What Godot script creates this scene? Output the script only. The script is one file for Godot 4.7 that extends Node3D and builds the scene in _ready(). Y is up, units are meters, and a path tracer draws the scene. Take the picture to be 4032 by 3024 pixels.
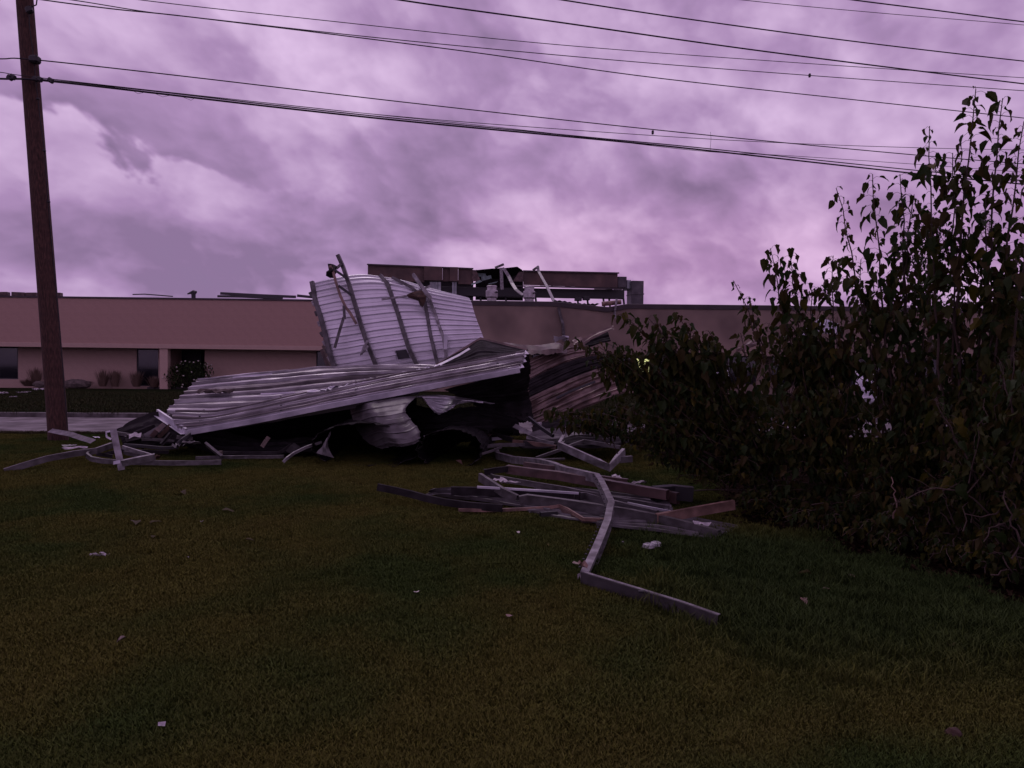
extends Node3D
# A storm-torn metal roof lying on a lawn in front of a long low brick building, under a purple dusk overcast.

var used := {}
var mats := {}
var rng := RandomNumberGenerator.new()
var soft := FastNoiseLite.new()
var fine := FastNoiseLite.new()

func V(x: float, y: float, z: float) -> Vector3:
	return Vector3(x, y, z)

# ------------------------------------------------------------------ naming and tagging
func numbered(called: String) -> String:
	if not used.has(called):
		used[called] = 0
		return called
	used[called] += 1
	return "%s_%03d" % [called, used[called]]

func thing(called: String, label: String, category: String, at := Vector3.ZERO, turn := 0.0, group := "") -> Node3D:
	var o := Node3D.new()
	o.name = numbered(called)
	add_child(o, true)
	o.position = at
	o.rotation.y = turn
	tag(o, label, category, group)
	return o

func tag(o: Node, label: String, category: String, group := "") -> void:
	o.set_meta("label", label)
	o.set_meta("category", category)
	if group != "":
		o.set_meta("group", group)

# ------------------------------------------------------------------ a mesh collector
class Shape:
	var v := PackedVector3Array()
	var n := PackedVector3Array()
	var t := PackedVector2Array()
	var c := PackedColorArray()
	var tint := Color.WHITE

	func tri(a: Vector3, b: Vector3, d: Vector3) -> void:
		var m := (d - a).cross(b - a).normalized()
		for p in [a, b, d]:
			v.append(p); n.append(m); t.append(Vector2(p.x, p.y)); c.append(tint)

	func quad(a: Vector3, b: Vector3, d: Vector3, e: Vector3) -> void:
		tri(a, b, d); tri(a, d, e)

	func smooth_quad(p: Array, m: Array) -> void:
		# turned to agree with its normals
		var flat: Vector3 = (p[2] - p[0]).cross(p[1] - p[0]) + (p[3] - p[0]).cross(p[2] - p[0])
		var order := [0, 1, 2, 0, 2, 3] if flat.dot(m[0] + m[1] + m[2] + m[3]) >= 0.0 else [0, 2, 1, 0, 3, 2]
		for i in order:
			v.append(p[i]); n.append(m[i]); t.append(Vector2(p[i].x, p[i].y)); c.append(tint)

	# a box with its twelve edges cut back by r
	func box(mid: Vector3, size: Vector3, b := Basis(), r := 0.0) -> void:
		var h := size * 0.5
		var pt := func(x: float, y: float, z: float) -> Vector3: return mid + b * Vector3(x, y, z)
		if r <= 0.0:
			var k := []
			for i in 8:
				k.append(pt.call(h.x if i & 1 else -h.x, h.y if i & 2 else -h.y, h.z if i & 4 else -h.z))
			quad(k[4], k[6], k[7], k[5]); quad(k[1], k[3], k[2], k[0]); quad(k[5], k[7], k[3], k[1])
			quad(k[0], k[2], k[6], k[4]); quad(k[6], k[2], k[3], k[7]); quad(k[0], k[4], k[5], k[1])
			return
		var q := h - Vector3.ONE * r
		for ax in 3:
			for s in [-1.0, 1.0]:
				var e := []
				for w in [[-1, -1], [-1, 1], [1, 1], [1, -1]]:
					var p := Vector3.ZERO
					p[ax] = h[ax] * s
					p[(ax + 1) % 3] = q[(ax + 1) % 3] * w[0]
					p[(ax + 2) % 3] = q[(ax + 2) % 3] * w[1]
					e.append(mid + b * p)
				if s < 0: quad(e[0], e[3], e[2], e[1])
				else: quad(e[0], e[1], e[2], e[3])
		for ax in 3:
			for s in [-1.0, 1.0]:
				for s2 in [-1.0, 1.0]:
					var e := []
					for w in [[0, -1], [0, 1], [1, 1], [1, -1]]:
						var p := Vector3.ZERO
						var y := (ax + 1) % 3
						var z := (ax + 2) % 3
						p[ax] = q[ax] * w[1]
						p[y] = (h[y] if w[0] == 0 else q[y]) * s
						p[z] = (q[z] if w[0] == 0 else h[z]) * s2
						e.append(mid + b * p)
					quad(e[0], e[1], e[2], e[3])

	func slab(lo: Vector3, hi: Vector3, r := 0.0) -> void:
		box((lo + hi) * 0.5, (hi - lo).abs(), Basis(), r)

	func tube(p: Array, r0: float, r1: float, sides := 6, caps := true) -> void:
		var rings := []
		var out := Vector3.UP
		for i in p.size():
			var d: Vector3 = (p[mini(i + 1, p.size() - 1)] - p[maxi(i - 1, 0)]).normalized()
			if i == 0:
				out = d.cross(Vector3.RIGHT if absf(d.x) < 0.8 else Vector3.UP).normalized()
			out = (out - d * out.dot(d)).normalized()
			var side := d.cross(out)
			var r := lerpf(r0, r1, float(i) / maxi(p.size() - 1, 1))
			var ring := []
			for k in sides:
				var a := TAU * k / sides
				ring.append([p[i] + (out * cos(a) + side * sin(a)) * r, out * cos(a) + side * sin(a)])
			rings.append(ring)
		for i in p.size() - 1:
			for k in sides:
				var a = rings[i][k]; var b = rings[i][(k + 1) % sides]
				var d = rings[i + 1][(k + 1) % sides]; var e = rings[i + 1][k]
				smooth_quad([a[0], b[0], d[0], e[0]], [a[1], b[1], d[1], e[1]])
		if caps:
			for k in range(1, sides - 1):
				tri(rings[0][0][0], rings[0][k + 1][0], rings[0][k][0])
				tri(rings[-1][0][0], rings[-1][k][0], rings[-1][k + 1][0])

	# a closed ring of (radius, height) turned round the y axis at mid
	func lathe(mid: Vector3, prof: Array, sides := 20) -> void:
		for i in prof.size() - 1:
			var a: Vector2 = prof[i]
			var b: Vector2 = prof[i + 1]
			var m := Vector2(b.y - a.y, a.x - b.x).normalized()
			for k in sides:
				var p := []
				var q := []
				for w in [[a, k], [b, k], [b, k + 1], [a, k + 1]]:
					var g: float = TAU * w[1] / sides
					p.append(mid + Vector3(cos(g) * w[0].x, w[0].y, sin(g) * w[0].x))
					q.append(Vector3(cos(g) * m.x, m.y, sin(g) * m.x))
				smooth_quad(p, q)

	# thin folded metal: an open profile (x sideways, y up) of thickness th swept along points
	func sweep(p: Array, up: Array, prof: Array, th := 0.004) -> void:
		var rim := []
		for k in prof.size():
			var a: Vector2 = prof[maxi(k - 1, 0)]
			var b: Vector2 = prof[mini(k + 1, prof.size() - 1)]
			var d := (b - a).normalized()
			rim.append(prof[k] + Vector2(-d.y, d.x) * th)
		var loop := prof.duplicate()
		for k in range(rim.size() - 1, -1, -1):
			loop.append(rim[k])
		var rings := []
		for i in p.size():
			var d: Vector3 = Vector3.ZERO
			if i > 0: d += (p[i] - p[i - 1]).normalized()
			if i < p.size() - 1: d += (p[i + 1] - p[i]).normalized()
			d = d.normalized()
			var u: Vector3 = up[i if up.size() > 1 else 0]
			u = (u - d * u.dot(d)).normalized()
			var s := d.cross(u)
			var ring := []
			for k in loop:
				ring.append(p[i] + s * k.x + u * k.y)
			rings.append(ring)
		var m := loop.size()
		for i in p.size() - 1:
			for k in m:
				quad(rings[i][k], rings[i][(k + 1) % m], rings[i + 1][(k + 1) % m], rings[i + 1][k])
		for e in [0, p.size() - 1]:
			for k in prof.size() - 1:
				quad(rings[e][k], rings[e][k + 1], rings[e][m - 2 - k], rings[e][m - 1 - k])

	func base() -> Vector3:
		var lo := v[0]
		var hi := v[0]
		for p in v:
			lo = lo.min(p); hi = hi.max(p)
		return Vector3((lo.x + hi.x) * 0.5, lo.y, (lo.z + hi.z) * 0.5)

	func mesh(from := Vector3.ZERO) -> ArrayMesh:
		var w := v.duplicate()
		if from != Vector3.ZERO:
			for i in w.size(): w[i] -= from
		var a := []
		a.resize(Mesh.ARRAY_MAX)
		a[Mesh.ARRAY_VERTEX] = w; a[Mesh.ARRAY_NORMAL] = n; a[Mesh.ARRAY_TEX_UV] = t; a[Mesh.ARRAY_COLOR] = c
		var m := ArrayMesh.new()
		m.add_surface_from_arrays(Mesh.PRIMITIVE_TRIANGLES, a)
		return m

# commits a shape given in world metres as one named mesh under a thing (or under a part of one)
func part(called: String, s: Shape, m: Material, parent: Node3D) -> MeshInstance3D:
	var o := MeshInstance3D.new()
	o.name = called
	var at := s.base()
	var back := Transform3D.IDENTITY
	var w: Node = parent
	while w != self:
		back = (w as Node3D).transform * back
		w = w.get_parent()
	back = back.affine_inverse()
	o.mesh = s.mesh(at)
	o.material_override = m
	parent.add_child(o, true)
	o.transform = back * Transform3D(Basis(), at)
	return o

# the same for a shape given in the parent's own axes
func local_part(called: String, s: Shape, m: Material, parent: Node3D, off := Vector3.ZERO) -> MeshInstance3D:
	var o := MeshInstance3D.new()
	o.name = called
	var at := s.base()
	o.mesh = s.mesh(at)
	o.material_override = m
	parent.add_child(o, true)
	o.position = at - off
	return o

# a thing that is one mesh
func single(called: String, s: Shape, m: Material, label: String, category: String, group := "") -> MeshInstance3D:
	var o := MeshInstance3D.new()
	o.name = numbered(called)
	var at := s.base()
	o.mesh = s.mesh(at)
	o.material_override = m
	add_child(o, true)
	o.position = at
	tag(o, label, category, group)
	return o

func structure(called: String, s: Shape, m: Material) -> MeshInstance3D:
	var o := MeshInstance3D.new()
	o.name = called
	o.mesh = s.mesh()
	o.material_override = m
	add_child(o, true)
	o.set_meta("kind", "structure")
	return o

# ------------------------------------------------------------------ materials
func noise_map(seed_: int, freq: float, oct: int, lo: Color, hi: Color, size := 256, kind := FastNoiseLite.TYPE_SIMPLEX_SMOOTH, stretch := Vector2.ONE) -> ImageTexture:
	var f := FastNoiseLite.new()
	f.seed = seed_; f.frequency = freq; f.noise_type = kind
	f.fractal_octaves = oct
	var im := f.get_seamless_image(size, size, false, false, 0.15, true)
	var out := Image.create(size, size, false, Image.FORMAT_RGB8)
	for y in size:
		for x in size:
			var k := im.get_pixel(int(x * stretch.x) % size, int(y * stretch.y) % size).r
			out.set_pixel(x, y, lo.lerp(hi, k))
	return ImageTexture.create_from_image(out)

func lin(r: float, g: float, b: float) -> Color:
	return Color(r, g, b).linear_to_srgb()

func mat(called: String, col: Color, rough := 0.7, metal := 0.0, vary: Texture2D = null, scale := 1.0, bump: Texture2D = null, bump_cm := 0.0) -> StandardMaterial3D:
	var m := StandardMaterial3D.new()
	m.resource_name = called
	m.albedo_color = col
	m.roughness = rough
	m.metallic = metal
	m.cull_mode = BaseMaterial3D.CULL_DISABLED
	if vary:
		m.albedo_texture = vary
		m.uv1_triplanar = true
		m.uv1_world_triplanar = true
		m.uv1_scale = Vector3.ONE * scale
	if bump:
		m.heightmap_enabled = true
		m.heightmap_texture = bump
		m.heightmap_scale = bump_cm
		m.uv1_triplanar = true
		m.uv1_world_triplanar = true
		m.uv1_scale = Vector3.ONE * scale
	mats[called] = m
	return m

func brick_map(bump: bool) -> ImageTexture:
	# eight courses of four bricks, far too small in the picture to tell apart
	var w := 256
	var im := Image.create(w, w, false, Image.FORMAT_RGB8)
	var r := RandomNumberGenerator.new()
	r.seed = 5
	var tone := []
	for i in 64: tone.append(r.randf_range(0.965, 1.0))
	for y in w:
		for x in w:
			var row := y / 32
			var sx := (x + (32 if row % 2 else 0)) % w
			var mortar := y % 32 < 4 or sx % 64 < 4
			var k: float = tone[(row * 4 + sx / 64) % 64]
			k += soft.get_noise_2d(x * 8.0, y * 8.0) * 0.05
			if bump: k = 0.0 if mortar else 1.0
			elif mortar: k = 0.95
			im.set_pixel(x, y, Color(k, k, k))
	return ImageTexture.create_from_image(im)

func make_materials() -> void:
	var pale := noise_map(61, 0.016, 4, Color(0.62, 0.61, 0.61), Color(1, 1, 1))
	var wear := noise_map(3, 0.012, 4, Color(0.62, 0.62, 0.64), Color(1, 1, 1))
	var grime := noise_map(9, 0.02, 5, Color(0.45, 0.43, 0.42), Color(1, 1, 1))
	var grit := noise_map(21, 0.09, 3, Color(0.7, 0.7, 0.7), Color(1, 1, 1))
	var grain := noise_map(14, 0.03, 4, Color(0.5, 0.5, 0.5), Color(1, 1, 1), 256, FastNoiseLite.TYPE_SIMPLEX_SMOOTH, Vector2(6, 1))
	mat("liner_panel", lin(0.76, 0.76, 0.80), 0.4, 0.55, noise_map(62, 0.02, 3, Color(0.9, 0.9, 0.9), Color(1, 1, 1)), 0.4)
	mat("galvanised", lin(0.40, 0.40, 0.41), 0.4, 0.4, grime, 1.3)
	mat("dull_steel", lin(0.17, 0.165, 0.165), 0.45, 0.3, grime, 1.1)
	mat("shaded_web_steel", lin(0.10, 0.095, 0.098), 0.55, 0.2, grime, 1.2)  # darker steel that paints the shade on an upright web
	mat("white_panel", lin(0.80, 0.80, 0.84), 0.40, 0.2, wear, 0.5)
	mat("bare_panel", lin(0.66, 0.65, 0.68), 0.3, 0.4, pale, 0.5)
	mat("rib_shade_panel", lin(0.27, 0.245, 0.25), 0.36, 0.35, pale, 0.5)  # darkest strip tone, paints the shadowed sides of the ribs
	mat("faint_shade_panel", lin(0.46, 0.44, 0.46), 0.33, 0.4, pale, 0.5)  # middle strip tone, paints a weaker rib shadow
	mat("dark_panel", lin(0.045, 0.042, 0.044), 0.8, 0.0, grime, 0.7)  # dark sheets and bars; also paints shade onto undersides in the heap
	mat("black_panel", lin(0.018, 0.017, 0.018), 0.75, 0.0, grime, 0.7)  # black sheets; also paints shade inside the rolls and under the heap
	mat("grey_panel", lin(0.19, 0.185, 0.19), 0.45, 0.3, grime, 0.7)
	mat("brown_panel", lin(0.28, 0.20, 0.175), 0.38, 0.25, grime, 0.6)
	mat("brown_paint", lin(0.16, 0.10, 0.09), 0.5, 0.0, grime, 0.8)
	mat("tan_paint", lin(0.34, 0.22, 0.17), 0.5, 0.0, grime, 0.9)
	mat("screen_brown", lin(0.125, 0.075, 0.06), 0.6, 0.0, wear, 0.25)
	mat("trim_brown", lin(0.055, 0.04, 0.042), 0.55, 0.0, wear, 0.3)
	mat("rust", lin(0.10, 0.055, 0.035), 0.9, 0.0, grime, 2.0)
	mat("black_steel", lin(0.02, 0.02, 0.022), 0.6, 0.0)
	mat("timber", lin(0.30, 0.24, 0.20), 0.85, 0.0, grain, 1.5)
	mat("brick", lin(0.44, 0.295, 0.24), 0.9, 0.0, brick_map(false), 1.6, brick_map(true), 0.15)
	mat("brick_pale", lin(0.50, 0.37, 0.30), 0.9, 0.0, brick_map(false), 1.6, brick_map(true), 0.15)
	mat("stucco", lin(0.36, 0.275, 0.215), 0.9, 0.0, wear, 0.08)
	mat("soffit", lin(0.3, 0.22, 0.2), 0.9)
	mat("window_frame", lin(0.03, 0.03, 0.035), 0.5)
	var glass := mat("window_glass", Color(lin(0.02, 0.022, 0.03), 0.55), 0.05)
	glass.transparency = BaseMaterial3D.TRANSPARENCY_ALPHA
	mat("room", lin(0.08, 0.075, 0.075), 0.9)
	mat("blind", lin(0.22, 0.19, 0.19), 0.8)
	var lit := mat("lit_pane", lin(0.6, 0.6, 0.4), 0.5)
	lit.emission_enabled = true
	lit.emission = lin(0.78, 0.80, 0.34)
	lit.emission_energy_multiplier = 0.75
	mat("roofing", lin(0.1, 0.095, 0.095), 0.95)
	mat("asphalt", lin(0.25, 0.23, 0.24), 0.85, 0.0, grime, 0.22, grit, 0.4)
	mat("kerb", lin(0.14, 0.13, 0.13), 0.9, 0.0, grime, 0.5)
	mat("bark", lin(0.135, 0.066, 0.05), 0.9, 0.0, noise_map(31, 0.035, 4, Color(0.35, 0.33, 0.32), Color(1, 1, 1), 256, FastNoiseLite.TYPE_SIMPLEX_SMOOTH, Vector2(8, 1)), 0.6, noise_map(32, 0.04, 3, Color.BLACK, Color.WHITE, 256, FastNoiseLite.TYPE_SIMPLEX_SMOOTH, Vector2(8, 1)), 0.8)
	mat("cable", lin(0.012, 0.011, 0.014), 0.7)
	mat("twig", lin(0.06, 0.04, 0.03), 0.85)
	mat("paper", lin(0.6, 0.56, 0.57), 0.8, 0.0, wear, 4.0)
	mat("stone", lin(0.2, 0.17, 0.15), 0.9, 0.0, grime, 1.0)
	mat("insulation", lin(0.20, 0.30, 0.26), 0.7, 0.0, wear, 1.0)
	mat("duct", lin(0.12, 0.115, 0.12), 0.5, 0.4, wear, 0.4)
	mat("duct_pale", lin(0.45, 0.5, 0.5), 0.45, 0.4, wear, 0.4)
	mat("aluminium", lin(0.6, 0.59, 0.6), 0.35, 0.5, pale, 0.8)
	var cup := mat("clear_plastic", Color(lin(0.75, 0.75, 0.78), 0.4), 0.2)
	cup.transparency = BaseMaterial3D.TRANSPARENCY_ALPHA
	for k in [["leaf_olive", 0.028, 0.032, 0.007], ["leaf_green", 0.019, 0.032, 0.009], ["leaf_brown", 0.036, 0.028, 0.009], ["leaf_yellow", 0.065, 0.058, 0.010], ["petal", 0.5, 0.48, 0.42], ["dry_grass", 0.16, 0.11, 0.08], ["mulch", 0.035, 0.024, 0.019]]:
		var m := mat(k[0], lin(k[1], k[2], k[3]), 0.55)
		if k[0].begins_with("leaf"):
			m.metallic_specular = 0.2
			m.backlight_enabled = true
			m.backlight = lin(k[1] * 0.5, k[2] * 0.6, k[3] * 0.3)
	var ground := mat("turf_soil", Color.WHITE, 0.95, 0.0, noise_map(41, 0.06, 5, Color(0.45, 0.44, 0.42), Color(1, 1, 1), 512), 0.55, noise_map(42, 0.1, 4, Color.BLACK, Color.WHITE, 512), 2.5)
	ground.vertex_color_use_as_albedo = true
	ground.metallic_specular = 0.05
	var blade := mat("grass_blade", Color.WHITE, 0.8)
	blade.vertex_color_use_as_albedo = true
	blade.metallic_specular = 0.08
	var dead := mat("dead_litter", Color.WHITE, 0.95)
	dead.vertex_color_use_as_albedo = true
	dead.metallic_specular = 0.1
	mats.dark_panel.metallic_specular = 0.25
	mats.black_panel.metallic_specular = 0.25

# ------------------------------------------------------------------ sky
var cloud_a := FastNoiseLite.new()
var cloud_b := FastNoiseLite.new()

func sky_color(az: float, el: float) -> Color:
	var d := Vector3(sin(az) * cos(el), sin(el), -cos(az) * cos(el))
	var h := maxf(d.y, 0.0) + 0.42
	var q := Vector2(d.x, d.z) / h
	var wx := cloud_b.get_noise_2d(q.x * 210.0, q.y * 190.0)
	var wy := cloud_b.get_noise_2d(q.x * 210.0 + 500.0, q.y * 190.0)
	var big := cloud_a.get_noise_2d((q.x + q.y * 0.3) * 130.0 + wx * 10.0, q.y * 150.0 + wy * 10.0)
	var small := cloud_a.get_noise_2d(d.x * 620.0 + d.y * 330.0 + wy * 14.0 + 900.0, d.y * 760.0 + wx * 14.0)
	var wisp := cloud_a.get_noise_2d(d.x * 1700.0 + small * 60.0, d.y * 2300.0 + big * 60.0)
	var puff := absf(cloud_b.get_noise_2d(d.x * 900.0 + small * 20.0, d.y * 1150.0 + big * 20.0))
	var b := 0.61 + big * 0.46 + small * 0.33 - puff * 0.10 + wisp * 0.11
	if az > PI: az -= TAU
	for k in CLOUDS:
		var x: float = (az - k[0].x) / k[1] + small * 0.5
		var y: float = (el - k[0].y) / k[2] + wx * 0.45
		b += k[0].z * exp(-(x * x + y * y))
	# the heaped cloud with a crisp upper edge under a dark shelf
	var top: float = BILLOW.y + small * 0.06 + sin(az * 31.0) * 0.008 - (az - BILLOW.x) * 0.12
	var wide := exp(-pow((az - BILLOW.x) / 0.17, 2.0))
	var under := smoothstep(-0.006, 0.012, top - el)
	b += wide * (under * 0.32 * exp(-maxf(top - el, 0.0) / 0.075) - (1.0 - under) * 0.30 * exp(-maxf(el - top, 0.0) / 0.07))
	b = clampf(0.5 * (b + sqrt(b * b + 0.03)), 0.0, 1.25)
	var dark := Color(0.15, 0.105, 0.195)
	var mid := Color(0.415, 0.265, 0.485)
	var hi := Color(0.80, 0.59, 0.86)
	var c := dark.lerp(mid, b / 0.55) if b < 0.55 else mid.lerp(hi, (b - 0.55) / 0.6)
	var pink := exp(-pow((el - 0.13) / 0.09, 2.0)) * smoothstep(-0.25, 0.1, az)
	c = c.lerp(Color(c.r * 1.06, c.g * 0.97, c.b * 0.98), pink)
	return c

func sky_part(w: int, h: int, az0: float, az1: float, el0: float, el1: float) -> Image:
	var data := PackedFloat32Array()
	data.resize(w * h * 3)
	var i := 0
	for y in h:
		var el := lerpf(el1, el0, (y + 0.5) / h)
		for x in w:
			var c := sky_color(lerpf(az0, az1, (x + 0.5) / w), maxf(el, -0.02))
			data[i] = c.r; data[i + 1] = c.g; data[i + 2] = c.b
			i += 3
	return Image.create_from_data(w, h, false, Image.FORMAT_RGBF, data.to_byte_array())

func make_sky() -> PanoramaSkyMaterial:
	cloud_a.seed = 12; cloud_a.frequency = 0.012; cloud_a.fractal_octaves = 6; cloud_a.fractal_gain = 0.52
	cloud_b.seed = 77; cloud_b.frequency = 0.011; cloud_b.fractal_octaves = 3
	var all := sky_part(1024, 512, 0.0, TAU, -PI / 2, PI / 2)
	all.resize(4096, 2048, Image.INTERPOLATE_CUBIC)
	# the part that has fine detail, a whole number of pixels of the same panorama
	var fine_part := sky_part(1024, 448, -PI / 4, PI / 4, PI / 2 - PI * 1056 / 2048.0, PI / 2 - PI * 608 / 2048.0)
	all.blit_rect(fine_part, Rect2i(0, 0, 512, 448), Vector2i(4096 - 512, 608))
	all.blit_rect(fine_part, Rect2i(512, 0, 512, 448), Vector2i(0, 608))
	var m := PanoramaSkyMaterial.new()
	m.panorama = ImageTexture.create_from_image(all)
	return m

var CLOUDS := []
var BILLOW := Vector3.ZERO

func _ready() -> void:
	rng.seed = 20
	soft.seed = 4; soft.frequency = 0.01; soft.fractal_octaves = 4
	fine.seed = 8; fine.frequency = 0.05; fine.fractal_octaves = 3
	var cam := Camera3D.new()
	cam.name = "camera"
	cam.position = Vector3(0, 1.6, 0)
	cam.rotation_order = EULER_ORDER_YXZ
	cam.rotation = Vector3(-0.0289, 0, 0.0116)
	cam.fov = 54.55
	cam.far = 900.0
	add_child(cam)
	cam.current = true
	BILLOW = V(-0.526,0.254,0)
	CLOUDS = [
		[V(-0.283,0.385,0.26), 0.09, 0.06], [V(-0.161,0.357,0.24), 0.07, 0.035], [V(0.347,0.276,0.46), 0.10, 0.045],
		[V(0.521,0.372,0.14), 0.16, 0.06], [V(0.203,0.381,0.1), 0.10, 0.06], [V(-0.414,0.107,-0.34), 0.24, 0.055], [V(-0.576,0.129,-0.14), 0.18, 0.06], [V(-0.248,0.165,-0.1), 0.15, 0.05],
		[V(-0.02,0.344,-0.14), 0.09, 0.08], [V(0.176,0.23,-0.1), 0.20, 0.03], [V(0.27,0.232,-0.07), 0.045, 0.035], [V(0.075,0.138,0.1), 0.30, 0.045], [V(0.479,0.17,0.05), 0.16, 0.06],
		[V(-0.294,0.258,0.03), 0.16, 0.06], [V(0.475,0.323,-0.14), 0.13, 0.04], [V(-0.099,0.183,-0.1), 0.16, 0.05], [V(-0.557,0.355,0.06), 0.16, 0.06], [V(-0.464,0.074,0.05), 0.4, 0.015]]
	var env := Environment.new()
	env.background_mode = Environment.BG_SKY
	env.sky = Sky.new()
	env.sky.sky_material = make_sky()
	env.tonemap_mode = Environment.TONE_MAPPER_LINEAR
	env.tonemap_exposure = 1.0
	env.sdfgi_enabled = true
	env.ssao_enabled = true
	env.ssil_enabled = true
	var world := WorldEnvironment.new()
	world.name = "world_environment"
	world.environment = env
	add_child(world)
	var sun := DirectionalLight3D.new()
	sun.name = "veiled_sun"
	sun.light_energy = 0.15
	sun.light_color = Color(1.0, 0.93, 0.97)
	sun.light_angular_distance = 25.0
	sun.shadow_enabled = true
	sun.rotation = Vector3(-0.95, PI + 0.35, 0)
	add_child(sun)
	make_materials()
	build_ground()
	build_office()
	build_rooftop()
	build_kerbside_planting()
	build_roof_sheets()
	build_curled_sheets()
	build_wreck_members()
	build_lawn_pile()
	build_pole_and_wires()
	build_saplings()
	build_litter()

# ------------------------------------------------------------------ ground
func road_edge(x: float) -> float:
	return -15.55 - (x + 10.7) * 0.07

func ground_y(x: float, z: float) -> float:
	return soft.get_noise_2d(x * 14.0, z * 14.0) * 0.022

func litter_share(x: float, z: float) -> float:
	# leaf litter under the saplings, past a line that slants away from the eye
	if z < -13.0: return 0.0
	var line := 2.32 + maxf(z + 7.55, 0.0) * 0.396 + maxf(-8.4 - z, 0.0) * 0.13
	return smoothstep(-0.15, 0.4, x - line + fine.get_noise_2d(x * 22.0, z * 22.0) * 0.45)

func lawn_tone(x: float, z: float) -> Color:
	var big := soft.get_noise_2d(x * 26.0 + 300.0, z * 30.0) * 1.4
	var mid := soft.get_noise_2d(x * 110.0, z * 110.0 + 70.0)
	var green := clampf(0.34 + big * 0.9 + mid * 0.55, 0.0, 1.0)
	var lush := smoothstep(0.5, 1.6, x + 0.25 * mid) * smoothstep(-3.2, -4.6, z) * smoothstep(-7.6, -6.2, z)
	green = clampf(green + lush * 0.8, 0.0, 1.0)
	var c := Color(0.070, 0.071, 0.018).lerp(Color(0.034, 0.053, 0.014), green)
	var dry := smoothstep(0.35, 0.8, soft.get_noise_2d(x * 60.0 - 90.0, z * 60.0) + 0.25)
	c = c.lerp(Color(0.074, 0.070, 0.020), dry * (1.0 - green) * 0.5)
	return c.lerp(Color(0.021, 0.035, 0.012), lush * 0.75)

func build_ground() -> void:
	var g := Shape.new()
	g.tint = Color(0.05, 0.05, 0.022)
	g.quad(V(-450, -0.06, 60), V(-450, -0.06, -700), V(450, -0.06, -700), V(450, -0.06, 60))
	structure("ground", g, mats.turf_soil)
	# the lawn: colours and small bumps every twelve centimetres
	var lawn := Shape.new()
	var nx := 250
	var nz := 150
	var pts := []
	for j in nz + 1:
		for i in nx + 1:
			var x := lerpf(-17.0, 15.0, float(i) / nx)
			var z := lerpf(0.5, road_edge(x), float(j) / nz)
			pts.append(V(x, ground_y(x, z) * (1.0 if j < nz else 0.0), z))
	for j in nz:
		for i in nx:
			var a: Vector3 = pts[j * (nx + 1) + i]
			var b: Vector3 = pts[(j + 1) * (nx + 1) + i]
			var d: Vector3 = pts[(j + 1) * (nx + 1) + i + 1]
			var e: Vector3 = pts[j * (nx + 1) + i + 1]
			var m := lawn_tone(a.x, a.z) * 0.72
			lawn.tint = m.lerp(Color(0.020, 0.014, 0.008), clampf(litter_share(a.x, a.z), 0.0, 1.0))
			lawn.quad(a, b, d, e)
	structure("lawn", lawn, mats.turf_soil)
	# road with a kerb on its far side, then the strip of grass in front of the office
	var road := Shape.new()
	var kerb := Shape.new()
	var strip := Shape.new()
	var far := []
	for i in 31:
		var x := -90.0 + i * 6.0
		far.append(x)
	for i in 30:
		var x0: float = far[i]; var x1: float = far[i + 1]
		var e0 := road_edge(x0); var e1 := road_edge(x1)
		road.quad(V(x0, -0.01, e0 + 0.12), V(x0, -0.01, e0 - 4.5), V(x1, -0.01, e1 - 4.5), V(x1, -0.01, e1 + 0.12))
		kerb.quad(V(x0, -0.012, e0 - 4.48), V(x0, 0.1, e0 - 4.52), V(x1, 0.1, e1 - 4.52), V(x1, -0.012, e1 - 4.48))
		kerb.quad(V(x0, 0.1, e0 - 4.52), V(x0, 0.112, e0 - 4.68), V(x1, 0.112, e1 - 4.68), V(x1, 0.1, e1 - 4.52))
		for k in 8:
			var a := -4.68 - k * 2.05
			var b := a - 2.05
			strip.tint = Color(0.019, 0.028, 0.013).lerp(Color(0.027, 0.030, 0.014), fposmod(sin(i * 12.9 + k * 78.2) * 43758.5, 1.0))
			strip.quad(V(x0, 0.11, e0 + a), V(x0, 0.11, e0 + b), V(x1, 0.11, e1 + b), V(x1, 0.11, e1 + a))
	structure("road", road, mats.asphalt)
	structure("kerb", kerb, mats.kerb)
	structure("grass_verge", strip, mats.turf_soil)
	grass()

func tuft(seed_: int, tall: float, blades: int, reach: float) -> ArrayMesh:
	var r := RandomNumberGenerator.new()
	r.seed = seed_
	var s := Shape.new()
	for i in blades:
		var a := r.randf() * TAU
		var o := V(cos(a), 0, sin(a)) * reach * sqrt(r.randf())
		var g := r.randf() * TAU
		var lean := V(cos(g), 0, sin(g)) * r.randf_range(0.2, 1.1) * tall
		var side := V(-sin(g), 0, cos(g)) * r.randf_range(0.0012, 0.0027)
		var h := tall * r.randf_range(0.5, 1.1)
		var k := r.randf_range(0.65, 1.3)
		s.tint = Color(k, k * r.randf_range(0.9, 1.08), k * r.randf_range(0.7, 1.1))
		var mid := o + V(0, h * 0.62, 0) + lean * 0.35
		s.quad(o - side - V(0, 0.02, 0), mid - side, mid + side, o + side - V(0, 0.02, 0))
		s.tri(mid - side, o + V(0, h, 0) + lean, mid + side)
	return s.mesh()

func scatter(called: String, m: Mesh, where: Array, tints: Array, material: Material) -> void:
	var mm := MultiMesh.new()
	mm.transform_format = MultiMesh.TRANSFORM_3D
	mm.use_colors = true
	mm.mesh = m
	mm.instance_count = where.size()
	for i in where.size():
		mm.set_instance_transform(i, where[i])
		mm.set_instance_color(i, tints[i])
	var o := MultiMeshInstance3D.new()
	o.name = numbered(called)
	o.multimesh = mm
	o.material_override = material
	add_child(o, true)
	o.set_meta("kind", "stuff")


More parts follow.
